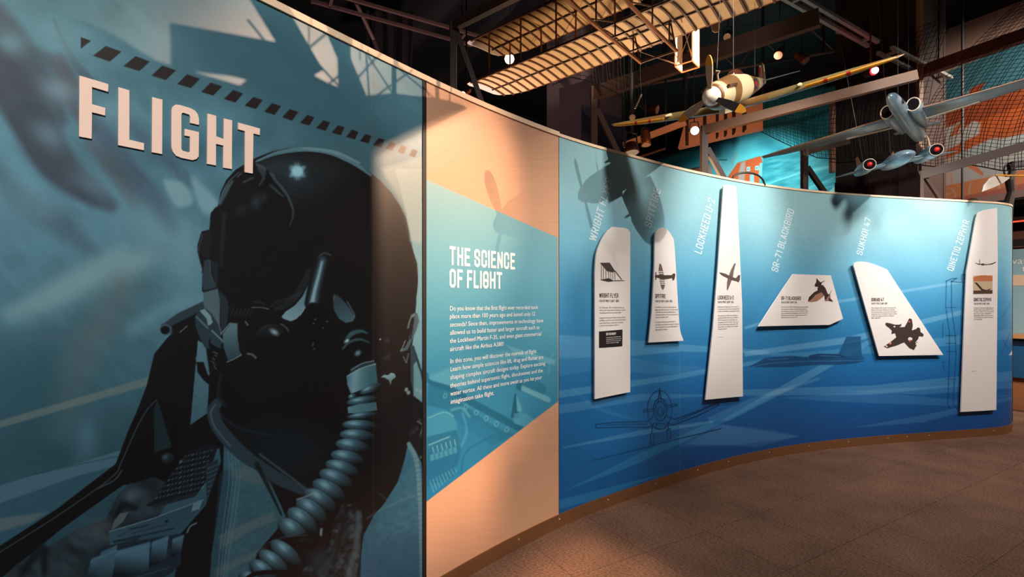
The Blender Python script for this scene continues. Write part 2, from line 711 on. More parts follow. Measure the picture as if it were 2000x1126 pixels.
GL = {
    'A': (W_, [[(0, 0), (W_ / 2, 1), (W_, 0)], [(.08, .27), (W_ - .08, .27)]]),
    'B': (W_, [[(0, 0), (0, 1), (W_ - _r, 1), (W_, 1 - _r), (W_, .5 + _r), (W_ - _r, .51), (0, .51)], [(W_ - _r, .51), (W_, .5 - _r), (W_, _r), (W_ - _r, 0), (0, 0)]]),
    'C': (W_, [_Cc]),
    'D': (W_, [[(0, 0), (0, 1), (W_ - _r, 1), (W_, 1 - _r), (W_, _r), (W_ - _r, 0), (0, 0)]]),
    'E': (W_ * .9, [[(W_ * .9, 1), (0, 1), (0, 0), (W_ * .9, 0)], [(0, .51), (W_ * .75, .51)]]),
    'F': (W_ * .85, [[(W_ * .85, 1), (0, 1), (0, 0)], [(0, .51), (W_ * .72, .51)]]),
    'G': (W_, [_Cc[:-1] + [(W_, .46), (W_ * .5, .46)]]),
    'H': (W_, [[(0, 0), (0, 1)], [(W_, 0), (W_, 1)], [(0, .51), (W_, .51)]]),
    'I': (0, [[(0, 0), (0, 1)]]),
    'K': (W_, [[(0, 0), (0, 1)], [(W_, 1), (0, .42)], [(.14, .6), (W_, 0)]]),
    'L': (W_ * .85, [[(0, 1), (0, 0), (W_ * .85, 0)]]),
    'N': (W_, [[(0, 0), (0, 1), (W_, 0), (W_, 1)]]),
    'O': (W_, [_O]), '0': (W_, [_O]),
    'P': (W_, [_P]),
    'Q': (W_, [_O, [(W_ * .55, .2), (W_ + .04, -.06)]]),
    'R': (W_, [_P, [(W_ * .5, .48), (W_, 0)]]),
    'S': (W_, [_S]),
    'T': (W_, [[(0, 1), (W_, 1)], [(W_ / 2, 1), (W_ / 2, 0)]]),
    'U': (W_, [[(0, 1), (0, _r), (_r, 0), (W_ - _r, 0), (W_, _r), (W_, 1)]]),
    'W': (W_ * 1.5, [[(0, 1), (W_ * .36, 0), (W_ * .75, .95), (W_ * 1.14, 0), (W_ * 1.5, 1)]]),
    'Y': (W_, [[(0, 1), (W_ / 2, .45), (W_, 1)], [(W_ / 2, .45), (W_ / 2, 0)]]),
    'Z': (W_, [[(0, 1), (W_, 1), (0, 0), (W_, 0)]]),
    '1': (.14, [[(0, .82), (.14, 1), (.14, 0)]]),
    '2': (W_, [[(0, .72), (0, 1 - _r), (_r, 1), (W_ - _r, 1), (W_, 1 - _r), (W_, .6), (0, 0), (W_, 0)]]),
    '3': (W_, [[(0, .75), (0, 1 - _r), (_r, 1), (W_ - _r, 1), (W_, 1 - _r), (W_, .6), (W_ - _r, .51), (.12, .51)], [(W_ - _r, .51), (W_, .42), (W_, _r), (W_ - _r, 0), (_r, 0), (0, _r), (0, .25)]]),
    '4': (W_, [[(W_ * .5, 1), (0, .25), (W_ + .06, .25)], [(W_ * .78, .55), (W_ * .78, 0)]]),
    '5': (W_, [[(W_, 1), (0, 1), (0, .56), (W_ - _r, .58), (W_, .48), (W_, _r), (W_ - _r, 0), (_r, 0), (0, _r), (0, .2)]]),
    '6': (W_, [_6]),
    '7': (W_, [[(0, 1), (W_, 1), (W_ * .35, 0)]]),
    '8': (W_, [_O, [(0, .51), (W_, .51)]]),
    '9': (W_, [[(W_ - x, 1 - y) for x, y in _6]]),
    '-': (W_ * .6, [[(0, .45), (W_ * .6, .45)]]),
    ':': (0, [[(0, .16), (0, .18)], [(0, .62), (0, .64)]]),
    '.': (0, [[(0, .0), (0, .03)]]),
    '?': (W_, [[(0, .75), (0, 1 - _r), (_r, 1), (W_ - _r, 1), (W_, 1 - _r), (W_, .6), (W_ / 2, .45), (W_ / 2, .28)], [(W_ / 2, 0), (W_ / 2, .04)]]),
}


def stroke_text(body, t=0.13, gap=0.13, space=0.28):
    """-> list of convex quads in (u, v), and total width; cap height 1"""
    quads = []
    u0 = t / 2
    for ch in body:
        if ch == ' ':
            u0 += space
            continue
        w, st = GL[ch]
        for path in st:
            P = [Vector((u0 + p[0], t / 2 + p[1] * (1 - t))) for p in path]
            for i in range(len(P) - 1):
                a, b = P[i], P[i + 1]
                d = b - a
                if d.length < 1e-6:
                    continue
                d.normalize()
                nrm = Vector((-d.y, d.x)) * t / 2
                ea = d * (t * (0.5 if i == 0 and (abs(d.x) < .01 or abs(d.y) < .01) else 0.21))
                eb = d * (t * (0.5 if i == len(P) - 2 and (abs(d.x) < .01 or abs(d.y) < .01) else 0.21))
                if i > 0:
                    dp = (P[i] - P[i - 1]).normalized()
                    if abs(dp.dot(d)) < 0.1:
                        ea = d * t / 2
                if i < len(P) - 2:
                    dn = (P[i + 2] - P[i + 1]).normalized()
                    if abs(dn.dot(d)) < 0.1:
                        eb = d * t / 2
                a2, b2 = a - ea, b + eb
                quads.append([a2 - nrm, b2 - nrm, b2 + nrm, a2 + nrm])
        u0 += w + t + gap
    return quads, u0 - gap - t / 2


_fontcache = {}


def font_polys(body):
    """built-in face -> (verts, faces, width, cap height)"""
    if body in _fontcache:
        return _fontcache[body]
    cu = bpy.data.curves.new('tmp_text', 'FONT')
    cu.body = body
    cu.resolution_u = 2
    cu.offset = 0.0
    o = bpy.data.objects.new('tmp_text', cu)
    C.objects.link(o)
    dg = bpy.context.evaluated_depsgraph_get()
    dg.update()
    me = o.evaluated_get(dg).to_mesh()
    vs = [(v.co.x, v.co.y) for v in me.vertices]
    fs = [tuple(p.vertices) for p in me.polygons]
    o.evaluated_get(dg).to_mesh_clear()
    bpy.data.objects.remove(o)
    bpy.data.curves.remove(cu)
    w = max(v[0] for v in vs) if vs else 1
    _fontcache[body] = (vs, fs, w, 0.69)
    return _fontcache[body]


def text_part(name, lines, off, m, parent, face='stroke', t=0.13, label=None):
    """lines: (body, start px, end px, cap height px[, up px vector]) laid on the wall at offset off"""
    V, F = [], []
    for ln in lines:
        body, p0, p1, cap = ln[:4]
        up = ln[4] if len(ln) > 4 else None
        s0, z0 = px2wall(p0[0], p0[1], off)
        s1, z1 = px2wall(p1[0], p1[1], off)
        if up is None:
            s2, z2 = px2wall(p0[0], p0[1] - cap, off)
            uv = Vector((0, float(z2 - z0)))
            z1 = z0
        else:
            s2, z2 = px2wall(p0[0] + up[0], p0[1] + up[1], off)
            uv = Vector((float(s2 - s0), float(z2 - z0)))
        e = Vector((float(s1 - s0), float(z1 - z0)))
        if face == 'stroke':
            q, w = stroke_text(body, t)
            vs = [p for k in q for p in k]
            fs = [(4 * i, 4 * i + 1, 4 * i + 2, 4 * i + 3) for i in range(len(q))]
            ch = 1.0
        else:
            vs, fs, w, ch = font_polys(body)
        n = len(V)
        V += [(s0 + e.x * p[0] / w + uv.x * p[1] / ch, z0 + e.y * p[0] / w + uv.y * p[1] / ch) for p in vs]
        F += [tuple(i + n for i in f) for f in fs]
    A = np.array(V, float)
    P = wall3(A[:, 0], A[:, 1], off)
    me = bpy.data.meshes.new(name)
    me.from_pydata([tuple(p) for p in P], [], F)
    bm = bmesh.new()
    bm.from_mesh(me)
    bm.normal_update()
    for f in bm.faces:
        c = f.calc_center_median()
        s = f.normal.dot(Vector((0, 0, CAMZ)) - c)
        if s < 0:
            f.normal_flip()
    bm.to_mesh(me)
    bm.free()
    o = obj(name, me, m, parent)
    if label:
        o['label'] = label
    return o

# ------------------------------------------------------------------ the pilot mural print (left sheet, photo x 0..826)
K0 = (17, 16, 18)


def paint_mural():
    c = Canvas(-14, -70, 842, 1176, 1.0)
    X, Y = c.X, c.Y
    # sky and cloud backdrop
    y = np.clip(Y / 1126.0, 0, 1)[..., None]
    top = np.array([86, 136, 150.])
    mid = np.array([82, 128, 146.])
    low = np.array([34, 66, 80.])
    base = np.where(y < 0.42, top * (1 - y / .42) + mid * (y / .42), mid * (1 - (y - .42) / .58) + low * ((y - .42) / .58))
    n1 = fbm(X / 210 + 3, Y / 150 + 9, 4)[..., None]
    base = base * (0.80 + 0.42 * n1)
    dk = np.clip(1 - np.hypot(X - 420, Y - 60) / 460, 0, 1)[..., None]
    base = base * (1 - 0.10 * dk)
    wq = (fbm(X / 60 + Y / 90, (Y - X * .9) / 26 + 40, 5) - .47)[..., None]
    base = base * (1 + .20 * wq)
    c.a[:] = base
    c.line([(380, 20), (520, 120), (640, 210), (742, 268)], [150, 200, 170, 90], (54, 90, 104), 130, .85, 6)  # deeper tone of the biplane's shadow area painted into the print
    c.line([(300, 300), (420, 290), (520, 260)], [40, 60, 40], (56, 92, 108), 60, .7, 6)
    c.glow(60, 740, 150, 110, 0, (46, 84, 98), .75)
    c.glow(120, 880, 160, 70, 0, (36, 68, 82), .7)
    c.glow(40, 440, 70, 40, 0, (78, 122, 140), .5)
    # darker smoke streaks running down to the right
    D = (58, 70, 82)
    def smoke(P, w, col, soft, al):
        c.line(P, w, NZ(col, tuple(min(255, v * 1.16) for v in col), 46, 22, 38, 4, 2.2), soft, al, 6)
    smoke([(-14, 30), (30, 80), (62, 130), (95, 175), (120, 235)], [52, 50, 44, 40, 24], D, 26, .85)
    smoke([(-14, 120), (30, 180), (70, 250), (110, 320), (170, 372), (215, 400)], [70, 92, 88, 76, 50, 26], (50, 60, 72), 24, .97)
    smoke([(60, 100), (110, 128), (142, 170)], [20, 32, 26], D, 18, .8)
    smoke([(104, 40), (128, 92), (150, 130), (172, 160)], [5, 9, 16, 22], (66, 84, 96), 9, .8)
    smoke([(116, 118), (130, 165), (158, 215), (172, 250)], [30, 44, 46, 26], (74, 80, 90), 18, .85)
    smoke([(150, 190), (200, 262), (250, 330), (300, 392), (336, 450)], [26, 36, 44, 40, 24], (62, 84, 100), 24, .85)
    smoke([(-14, 320), (40, 392), (120, 440), (190, 500)], [24, 44, 44, 20], (62, 84, 98), 30, .6)
    smoke([(236, 226), (300, 292), (350, 336), (380, 366)], [22, 26, 22, 14], (66, 94, 110), 16, .75)
    smoke([(176, 282), (215, 325), (262, 396)], [22, 34, 26], (72, 84, 94), 20, .75)
    c.line([(316, 300), (340, 330), (352, 352), (376, 366)], [3, 6, 5, 3], (70, 98, 112), 5, .7, 5)
    # pale smoke
    Lc = (120, 160, 172)
    c.glow(20, 85, 30, 22, 30, (110, 156, 164), .7)
    c.glow(120, 75, 70, 44, 20, (112, 158, 166), .6)
    c.glow(112, 178, 40, 24, 20, (128, 160, 172), .7)
    c.glow(95, 265, 42, 26, 35, (118, 156, 172), .55)
    c.glow(215, 215, 46, 30, 0, (118, 158, 172), .5)
    c.poly([(318, 352), (352, 356), (372, 378), (372, 400), (345, 405), (330, 385)], (122, 162, 172), 14, .9, 5)
    c.poly([(372, 345), (405, 372), (426, 398), (408, 420), (385, 400)], (120, 162, 174), 16, .9, 5)
    c.glow(60, 395, 60, 40, 20, (104, 146, 164), .5)
    c.glow(180, 360, 50, 26, 35, (104, 146, 162), .5)
    c.glow(290, 440, 70, 40, 30, (112, 156, 170), .6)
    c.glow(360, 500, 44, 80, 0, (116, 160, 172), .6)
    c.glow(150, 555, 130, 34, -28, (120, 160, 170), .75)
    c.glow(255, 520, 60, 26, -28, (132, 168, 176), .6)
    c.line([(20, 612), (110, 570), (230, 500)], [30, 40, 40], (118, 156, 166), 34, .6, 4)
    c.line([(0, 660), (140, 655), (260, 635)], 20, (66, 100, 114), 34, .8, 4)
    c.line([(260, 640), (330, 600), (390, 590)], 30, (100, 146, 160), 34, .6, 4)
    # sheen of a lit hall across the lower left sky
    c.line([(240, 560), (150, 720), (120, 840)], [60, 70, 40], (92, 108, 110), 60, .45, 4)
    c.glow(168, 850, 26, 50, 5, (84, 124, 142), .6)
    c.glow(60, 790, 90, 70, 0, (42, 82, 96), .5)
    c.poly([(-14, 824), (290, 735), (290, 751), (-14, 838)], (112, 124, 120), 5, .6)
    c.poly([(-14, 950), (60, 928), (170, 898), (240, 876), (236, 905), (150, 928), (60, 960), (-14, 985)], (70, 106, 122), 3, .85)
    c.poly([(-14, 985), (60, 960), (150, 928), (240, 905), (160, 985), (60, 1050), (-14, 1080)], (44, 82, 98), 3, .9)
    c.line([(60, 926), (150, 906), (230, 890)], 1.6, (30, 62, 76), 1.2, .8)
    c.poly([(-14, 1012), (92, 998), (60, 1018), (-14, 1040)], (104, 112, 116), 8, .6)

    # seat back, canopy rail
    c.poly([(300, 690), (329, 655), (390, 606), (410, 590), (470, 700), (440, 870), (343, 900), (225, 905), (262, 812), (285, 752)], K0, 2, 1)
    c.poly([(-14, 1072), (110, 992), (225, 904), (245, 850), (262, 810), (300, 780), (345, 790), (350, 960), (240, 945), (120, 1030), (-14, 1140)], (12, 13, 16), 2, 1)
    c.line([(-14, 1084), (110, 1006), (215, 932), (236, 900), (262, 842), (285, 800), (304, 780)], 2.2, (62, 78, 88), 2, .75, 4)
    c.line([(190, 952), (222, 936), (236, 918)], 3, (58, 74, 84), 2.5, .8, 4)
    c.poly([(299, 800), (306, 778), (334, 872), (300, 882)], (24, 40, 48), 2)
    c.ell(326, 893, 13, 10, -15, lambda u, v: np.array([22, 34, 42.]) + 46 * np.exp(-((u + .3) ** 2 + (v + .3) ** 2) / .2)[..., None], 2)
    c.poly([(385, 664), (411, 680), (403, 806), (370, 829)], G((84, 122, 138), (58, 92, 108), (390, 670), (385, 830)), 1.5)
    for k in range(5):
        c.ell(380, 700 + 24 * k, 1.6, 1.6, 0, (44, 70, 84), 1)
    c.poly([(382, 706), (396, 706), (404, 730), (430, 752), (424, 764), (396, 742), (384, 726)], K0, 1.5)

    # sleeve, harness, webbing
    c.poly([(-14, 1150), (30, 1100), (100, 1062), (150, 1030), (205, 1012), (228, 965), (250, 944), (300, 930), (345, 950), (300, 1020), (260, 1060), (190, 1100), (170, 1150)],
           NZ((20, 30, 38), (50, 68, 77), 60, 26, 30, 5, 1.7), 3)
    c.line([(40, 1120), (80, 1070), (86, 1120)], [12, 22, 8], (14, 20, 26), 12, .8, 4)
    c.line([(222, 1010), (240, 985), (262, 990)], [6, 16, 12], (12, 18, 24), 12, .85, 4)
    c.glow(196, 1026, 24, 16, -20, (76, 84, 88), .5)
    c.glow(256, 966, 14, 12, -20, (82, 100, 112), .6)
    c.poly([(300, 975), (330, 925), (372, 880), (408, 862), (424, 872), (400, 940), (380, 968), (300, 990), (284, 985)], (18, 24, 30), 2)
    for j in range(8):
        for i in range(13):
            x = 302 + 7.5 * i + 8 * j
            yy = 972 - 11.5 * j - 1.7 * i
            if x < 412 - 2 * (7 - j):
                c.line([(x, yy), (x + 4, yy - 3)], 1.5, (74, 100, 114) if (i + j) % 3 else (112, 132, 142), 1.3, .75)
    for i in range(26):
        for j in range(5):
            c.ell(246 + 5.2 * i + 1.5 * j, 1018 - 4.6 * j - 1.55 * i, 1.4, 1.2, 0, (56, 78, 90), 1.2, .8)
    c.line([(252, 1024), (330, 1004), (396, 984)], 2, (10, 14, 18), 1.5)
    c.poly([(400, 905), (424, 896), (431, 940), (412, 994), (402, 990)], (30, 46, 56), 1.5)
    for j in range(9):
        c.line([(404, 914 + 9 * j), (428 - j, 904 + 9 * j)], 1.6, (72, 100, 114), 1.2, .7)

    # dark torso under the mask
    c.poly([(395, 640), (640, 560), (842, 600), (842, 1176), (330, 1176), (345, 1096), (352, 1040), (400, 985), (430, 900), (415, 780)], (15, 17, 20), 3)
    c.glow(560, 880, 90, 60, 10, (20, 34, 42), .8)
    # chest, left lapel with stitching
    lap = [(436, 840), (470, 880), (506, 912), (530, 950), (547, 985), (556, 1007), (538, 1034), (500, 1078), (478, 1176), (405, 1176), (412, 1080), (424, 1000), (434, 930)]
    c.poly(lap, NZ((40, 74, 88), (62, 104, 118), 7, 7, 0, 3, .8), 2)
    c.line([(440, 930), (430, 1030), (420, 1120), (414, 1176)], [26, 26, 22, 20], (30, 58, 72), 8, .6, 4)
    for k in range(4):
        c.line([(442 + 7 * k, 858 + 12 * k), (446 + 7 * k, 930), (436 + 7 * k, 1010), (426 + 6 * k, 1090), (420 + 6 * k, 1176)], 1.5, (92, 136, 148), 1.4, .6, 5)
    c.poly([(444, 926), (470, 908), (510, 900), (532, 952), (480, 940)], (104, 106, 106), 10, .35)
    c.poly([(424, 1044), (470, 1022), (530, 1000), (536, 1014), (480, 1040), (430, 1070)], (120, 118, 112), 8, .35)
    c.poly([(418, 1108), (470, 1085), (520, 1062), (516, 1074), (470, 1100), (418, 1126)], (120, 118, 112), 8, .3)
    # collar roll
    col = [(424, 785), (415, 802), (424, 832), (452, 866), (480, 892), (500, 905), (545, 935), (598, 962)]
    c.line(col, [18, 24, 26, 28, 26, 22, 24, 14], (38, 56, 66), 2, 1, 6)
    c.line([(418, 790), (410, 806), (420, 836), (448, 870)], 3, (78, 104, 116), 3, .7, 6)
    c.line([(506, 886), (552, 920), (600, 956)], 4, (66, 92, 104), 4, .7, 6)
    c.line([(500, 905), (520, 945), (548, 1004)], [10, 8, 4], (20, 26, 30), 2, .9, 5)
    c.line([(424, 800), (440, 820), (470, 836), (520, 848)], 5, (30, 42, 50), 5, .7, 5)
    # right lapel
    c.poly([(796, 862), (812, 884), (821, 902), (828, 960), (842, 1176), (700, 1176), (704, 1080), (708, 1044), (728, 1006), (750, 980), (775, 940), (788, 898)],
           NZ((30, 72, 96), (54, 106, 128), 7, 7, 0, 3, .8), 2)
    c.poly([(700, 1176), (703, 1090), (740, 1060), (842, 1020), (842, 1176)], (24, 66, 98), 50, .5)
    c.line([(797, 866), (812, 900), (819, 980), (822, 1080), (823, 1176)], 9, (84, 122, 138), 3, .8, 5)
    for k in range(30):
        c.line([(808 + .5 * k, 894 + 9.4 * k), (820 + .2 * k, 892 + 9.4 * k)], 1.5, (40, 74, 92), 1.2, .6)
    c.line([(716, 1010), (760, 985), (826, 960)], 4, (96, 120, 128), 5, .35, 4)
    c.line([(735, 960), (762, 976), (800, 950)], 2, (72, 96, 104), 4, .4, 4)
    # straps between hose and right lapel
    c.poly([(668, 980), (690, 985), (708, 1010), (700, 1090), (690, 1150), (560, 1176), (590, 1110), (640, 1070), (650, 1020)], NZ((18, 24, 28), (58, 74, 82), 8, 10, 60, 3, 2.2), 2)
    c.line([(676, 990), (664, 1040), (650, 1100)], 8, (22, 28, 34), 4, .9, 4)
    c.line([(700, 1000), (694, 1060), (682, 1110), (672, 1140)], 10, (72, 92, 102), 6, .6, 4)
    c.line([(626, 1032), (624, 1050)], 5, (110, 130, 140), 2)
    c.glow(620, 1090, 22, 28, 0, (30, 50, 62), .8)

    # buckle plate and barrel connectors, lower left
    c.poly([(210, 1036), (300, 1010), (388, 976), (400, 968), (398, 982), (370, 1010), (330, 1034), (214, 1062)], G((48, 76, 90), (38, 66, 82), (210, 1040), (400, 980)), 1.5)
    c.line([(212, 1036), (300, 1010), (396, 974)], 1.5, (96, 128, 142), 1.2)
    c.line([(252, 1032), (290, 1023)], 4, (26, 46, 58), 1.2, .9)
    c.line([(256, 1040), (325, 1022)], 2.4, (26, 46, 58), 1.2, .8)
    c.line([(222, 1056), (272, 1045)], 4.5, (18, 36, 48), 1.2, .9)
    c.line([(276, 1044), (338, 1030)], 3, (18, 36, 48), 1.2, .9)
    c.line([(230, 1046), (240, 1040), (250, 1036)], 2, (26, 46, 58), 1.2, .8)
    c.ell(324, 1016, 4, 2.6, -15, (20, 34, 44), 1)
    c.poly([(222, 1014), (234, 1000), (250, 998), (240, 1016), (228, 1026), (216, 1034)], (74, 88, 94), 1.5)
    c.poly([(376, 982), (386, 976), (394, 975), (388, 992), (372, 998)], (84, 118, 134), 1.5)
    c.poly([(165, 1094), (200, 1066), (230, 1060), (352, 1040), (352, 1098), (330, 1120), (200, 1176), (160, 1176)], (24, 40, 52), 2)

    def barrel(P, c0=(64, 102, 122), c1=(14, 24, 32)):
        P = np.array(P, float)
        mtop = (P[0] + P[1]) / 2
        mbot = (P[2] + P[3]) / 2
        c.poly(P, G(c0, c1, mtop + (mbot - mtop) * .28, mbot), 1.5)
        c.line([P[0] + (P[3] - P[0]) * .12, P[1] + (P[2] - P[1]) * .12], 3, (84, 124, 144), 5, .5)
    barrel([(178, 1088), (196, 1082), (184, 1132), (162, 1138)], (54, 86, 104))
    barrel([(196, 1076), (228, 1062), (218, 1150), (180, 1160)], (56, 90, 108))
    barrel([(226, 1074), (292, 1056), (288, 1112), (216, 1136)])
    barrel([(296, 1056), (328, 1044), (322, 1094), (290, 1106)], (62, 98, 118))
    barrel([(336, 1050), (358, 1042), (352, 1078), (332, 1086)], (62, 92, 108))
    c.line([(364, 1038), (370, 1026), (382, 1020)], 3, (96, 128, 140), 2, .8, 4)
    c.line([(160, 1150), (250, 1130), (330, 1106)], 1.6, (70, 84, 92), 1.4, .7)

    # helmet shell
    shell = [(424, 402), (429, 376), (440, 352), (458, 332), (478, 320), (499, 308), (530, 296), (560, 290), (591, 288), (637, 293),
             (684, 312), (712, 330), (740, 352), (762, 376), (780, 402), (792, 428), (797, 449), (799, 472), (806, 492), (812, 514),
             (815, 546), (812, 577), (808, 640), (800, 700), (790, 760), (740, 800), (600, 820), (470, 780), (440, 730), (430, 640),
             (413, 600), (400, 580), (393, 566), (394, 528), (386, 500), (384, 480), (392, 452), (408, 448), (410, 420)]
    c.poly(shell, (20, 18, 19), 1.6)
    # brow light on the shell: paler rim and the soft front of the helmet
    c.line([(500, 316), (540, 300), (591, 292), (640, 298), (688, 318), (722, 342)], [5, 9, 9, 10, 9, 5], (96, 142, 154), 2.5, 1, 6)
    c.line([(590, 290), (650, 297), (700, 318)], [4, 7, 4], (120, 164, 174), 2, .8, 6)
    c.line([(500, 318), (540, 304), (591, 298), (640, 303), (686, 323)], 2.2, (14, 14, 16), 1.4, .9, 6)
    c.glow(580, 348, 64, 44, 10, (34, 46, 52), .95)
    c.glow(530, 330, 40, 20, -20, (48, 60, 66), .6)
    c.glow(640, 330, 40, 22, 20, (34, 42, 46), .7)
    # torn cloth edge over the visor
    c.poly([(498, 318), (516, 330), (536, 345), (552, 368), (566, 394), (572, 420), (566, 445), (556, 470), (480, 560), (430, 560), (424, 430), (436, 380), (455, 346), (480, 326)], (19, 18, 19), 4)
    tear = [(500, 322), (512, 328), (518, 338), (530, 342), (536, 352), (548, 366), (560, 382), (566, 396), (571, 410), (570, 426), (564, 440)]
    c.line(tear, [6, 7, 6, 7, 5, 6, 5, 5, 4, 3, 2], (66, 84, 92), 4, .8)
    c.line([(505, 330), (513, 346), (505, 362)], [8, 6, 3], (50, 66, 74), 4, .8, 4)
    c.line([(526, 362), (540, 374), (552, 384)], [4, 5, 3], (60, 76, 84), 4, .7, 4)
    c.line([(520, 336), (524, 352), (514, 368)], [6, 8, 3], (12, 12, 14), 2.5, .9, 4)
    c.line([(474, 356), (486, 350), (492, 348)], 4, (84, 92, 94), 5, .6, 4)
    c.glow(498, 395, 10, 14, 10, (48, 66, 76), .7)
    c.glow(514, 385, 8, 8, 0, (44, 60, 70), .6)
    c.glow(470, 410, 12, 10, -30, (40, 54, 64), .5)
    c.line([(428, 398), (440, 372), (452, 354)], [6, 10, 5], (70, 96, 106), 5, .8, 4)
    c.line([(426, 398), (434, 374), (446, 354), (466, 336)], 1.4, (108, 136, 146), 1.2, .7, 4)
    c.line([(436, 420), (432, 470), (430, 520)], [10, 10, 4], (28, 38, 44), 10, .9, 4)
    c.line([(462, 346), (470, 338)], 2, (86, 106, 112), 1.5, .8)
    # the star glint
    for k in range(34):
        a = 2 * math.pi * k / 34 + .1 * math.sin(k * 7)
        R = 13 + 7 * abs(math.sin(k * 3.7))
        c.line([(579, 335), (579 + R * math.cos(a), 335 + R * .95 * math.sin(a))], [5, 0.6], (130, 182, 196), 1.6, .75)
    c.glow(579, 335, 13, 12, 0, (110, 160, 176), .8)
    c.ell(579, 335, 10.5, 9.5, 0, (152, 204, 216), 4)
    # faint shading of the right side of the shell
    c.glow(700, 470, 90, 120, 0, (25, 21, 20), .8)

    # ear strap block at left
    c.poly([(410, 416), (420, 404), (432, 412), (430, 470), (418, 506), (404, 500), (407, 450)], (21, 20, 22), 1.5)
    c.poly([(393, 456), (407, 448), (412, 470), (408, 506), (396, 500), (384, 494), (385, 474)], (27, 29, 32), 1.5)
    c.line([(394, 458), (388, 480), (386, 492)], 1.5, (58, 70, 76), 1.2)
    c.line([(394, 500), (396, 520), (392, 534)], [3, 2.5, 1], (20, 24, 28), 1.3, .9, 4)
    # grey ear piece
    c.poly([(398, 508), (408, 506), (410, 530), (416, 552), (424, 562), (396, 570), (393, 545)], (44, 60, 70), 1.5)
    c.poly([(409, 510), (424, 512), (424, 556), (416, 552)], (26, 36, 44), 1.5)
    c.line([(409, 508), (409, 530), (414, 548), (420, 556)], 1.6, (70, 88, 98), 1.4, .8)
    c.line([(394, 568), (410, 565), (424, 561)], 2, (20, 26, 30), 1.5)
    c.poly([(396, 571), (424, 563), (428, 590), (427, 650), (418, 640), (400, 604), (395, 604)], (74, 98, 108), 1.5)
    c.poly([(426, 566), (440, 580), (446, 600), (440, 640), (430, 650), (428, 590)], (36, 48, 56), 2)
    # tube and hinge
    c.poly([(312, 634), (340, 614), (395, 588), (398, 604), (372, 618), (334, 654)], (40, 58, 66), 1.5)
    c.line([(316, 632), (345, 611), (394, 588)], 2, (82, 108, 118), 1.5, .9)
    c.poly([(334, 636), (392, 606), (400, 640), (380, 660), (336, 654)], (16, 18, 20), 2)
    c.ell(322, 643, 11.5, 10.5, 0, (66, 84, 94), 1.4)
    c.ell(321, 644, 9, 8, 0, (12, 14, 16), 1.4)
    c.line([(350, 648), (364, 636)], 2, (120, 140, 146), 1.6, .7)
    c.poly([(379, 618), (388, 606), (400, 602), (412, 612), (424, 632), (432, 650), (428, 660), (412, 652), (405, 668), (408, 681), (398, 678), (388, 658), (380, 636)], (38, 56, 64), 1.6)
    c.poly([(388, 606), (398, 603), (410, 616), (414, 630), (405, 636), (402, 622)], (112, 146, 158), 1.6)
    c.line([(406, 602), (420, 612), (428, 640), (430, 650)], 2, (90, 114, 124), 1.5, .8, 4)
    c.line([(382, 618), (404, 640)], 3, (96, 124, 134), 2.5, .8)
    c.poly([(408, 646), (414, 643), (436, 664), (438, 672), (428, 680), (410, 670)], (40, 60, 70), 1.5)
    c.line([(412, 645), (434, 666)], 2.4, (120, 152, 164), 1.8, .8)
    c.ell(434, 674, 5, 5, 0, (20, 26, 30), 1.4)
    c.line([(430, 652), (448, 630)], 2, (130, 156, 164), 1.5, .8)
    # cheek plate
    c.poly([(433, 652), (450, 630), (462, 631), (462, 655), (466, 684), (470, 691), (444, 704), (436, 680)], G((86, 118, 130), (40, 62, 72), (440, 640), (452, 704)), 1.5)
    c.line([(442, 706), (456, 700), (470, 692)], 2, (128, 154, 164), 1.4, .8)
    for k in range(6):
        c.ell(418 + 3 * math.sin(k * 2.1), 688 + 6 * k, 4, 3, 40 * k, (20, 26, 30), 1.4)
        c.line([(414 + 4 * math.sin(k * 1.7), 686 + 6 * k), (420 + 4 * math.cos(k), 690 + 6 * k)], 1.2, (112, 134, 144), 1.2, .7)
    c.line([(430, 730), (424, 770), (436, 790)], 6, (26, 34, 40), 4, .8, 4)
    # visor lower edge, knit patch
    for k in range(40):
        c.line([(446 + 1.1 * k, 612 + 5 * math.sin(k * .9)), (449 + 1.1 * k, 606 + 6 * math.sin(k * .9))], 1, (52, 62, 68), 1.2, .5)
    c.line([(490, 600), (508, 600), (523, 603)], 1.6, (112, 134, 142), 1.3, .8)
    c.line([(494, 588), (506, 590), (516, 594)], 3, (48, 60, 66), 4, .6)
    c.line([(602, 530), (592, 552), (576, 578), (556, 596), (536, 602)], [12, 14, 14, 12, 8], (32, 38, 42), 5, .9, 5)
    for k in range(10):
        c.line([(528 + 6 * k, 598 - 2.2 * k), (534 + 6 * k, 590 - 2.6 * k)], 1.1, (78, 88, 92), 1.2, .6)
    # visor reflection patch, mask edges
    c.poly([(607, 536), (606, 560), (600, 588), (590, 608), (578, 622), (566, 627), (552, 622), (548, 618), (556, 608), (574, 596), (588, 580), (600, 556)], G((78, 112, 124), (116, 154, 164), (600, 545), (560, 622)), 1.6)
    c.line([(606, 536), (605, 562), (598, 592), (584, 616)], 1.6, (150, 184, 192), 1.3, .8, 4)
    c.poly([(648, 574), (658, 576), (672, 590), (684, 606), (691, 618), (688, 627), (674, 630), (660, 622), (650, 604)], G((44, 60, 68), (66, 98, 110), (654, 575), (676, 628)), 1.8)
    c.line([(676, 588), (690, 612), (691, 620)], 1.5, (120, 140, 144), 1.2, .8)
    c.line([(650, 586), (652, 578)], 1.4, (120, 120, 112), 1.2, .8)
    # mask nose tube
    tb = [(630, 500), (622, 530), (616, 560), (610, 592)]
    c.line(tb, [30, 32, 33, 34], (22, 24, 27), 3, 1, 5)
    c.line([(628, 508), (621, 535), (615, 562), (610, 588)], [12, 14, 14, 16], (64, 92, 104), 12, .95, 5)
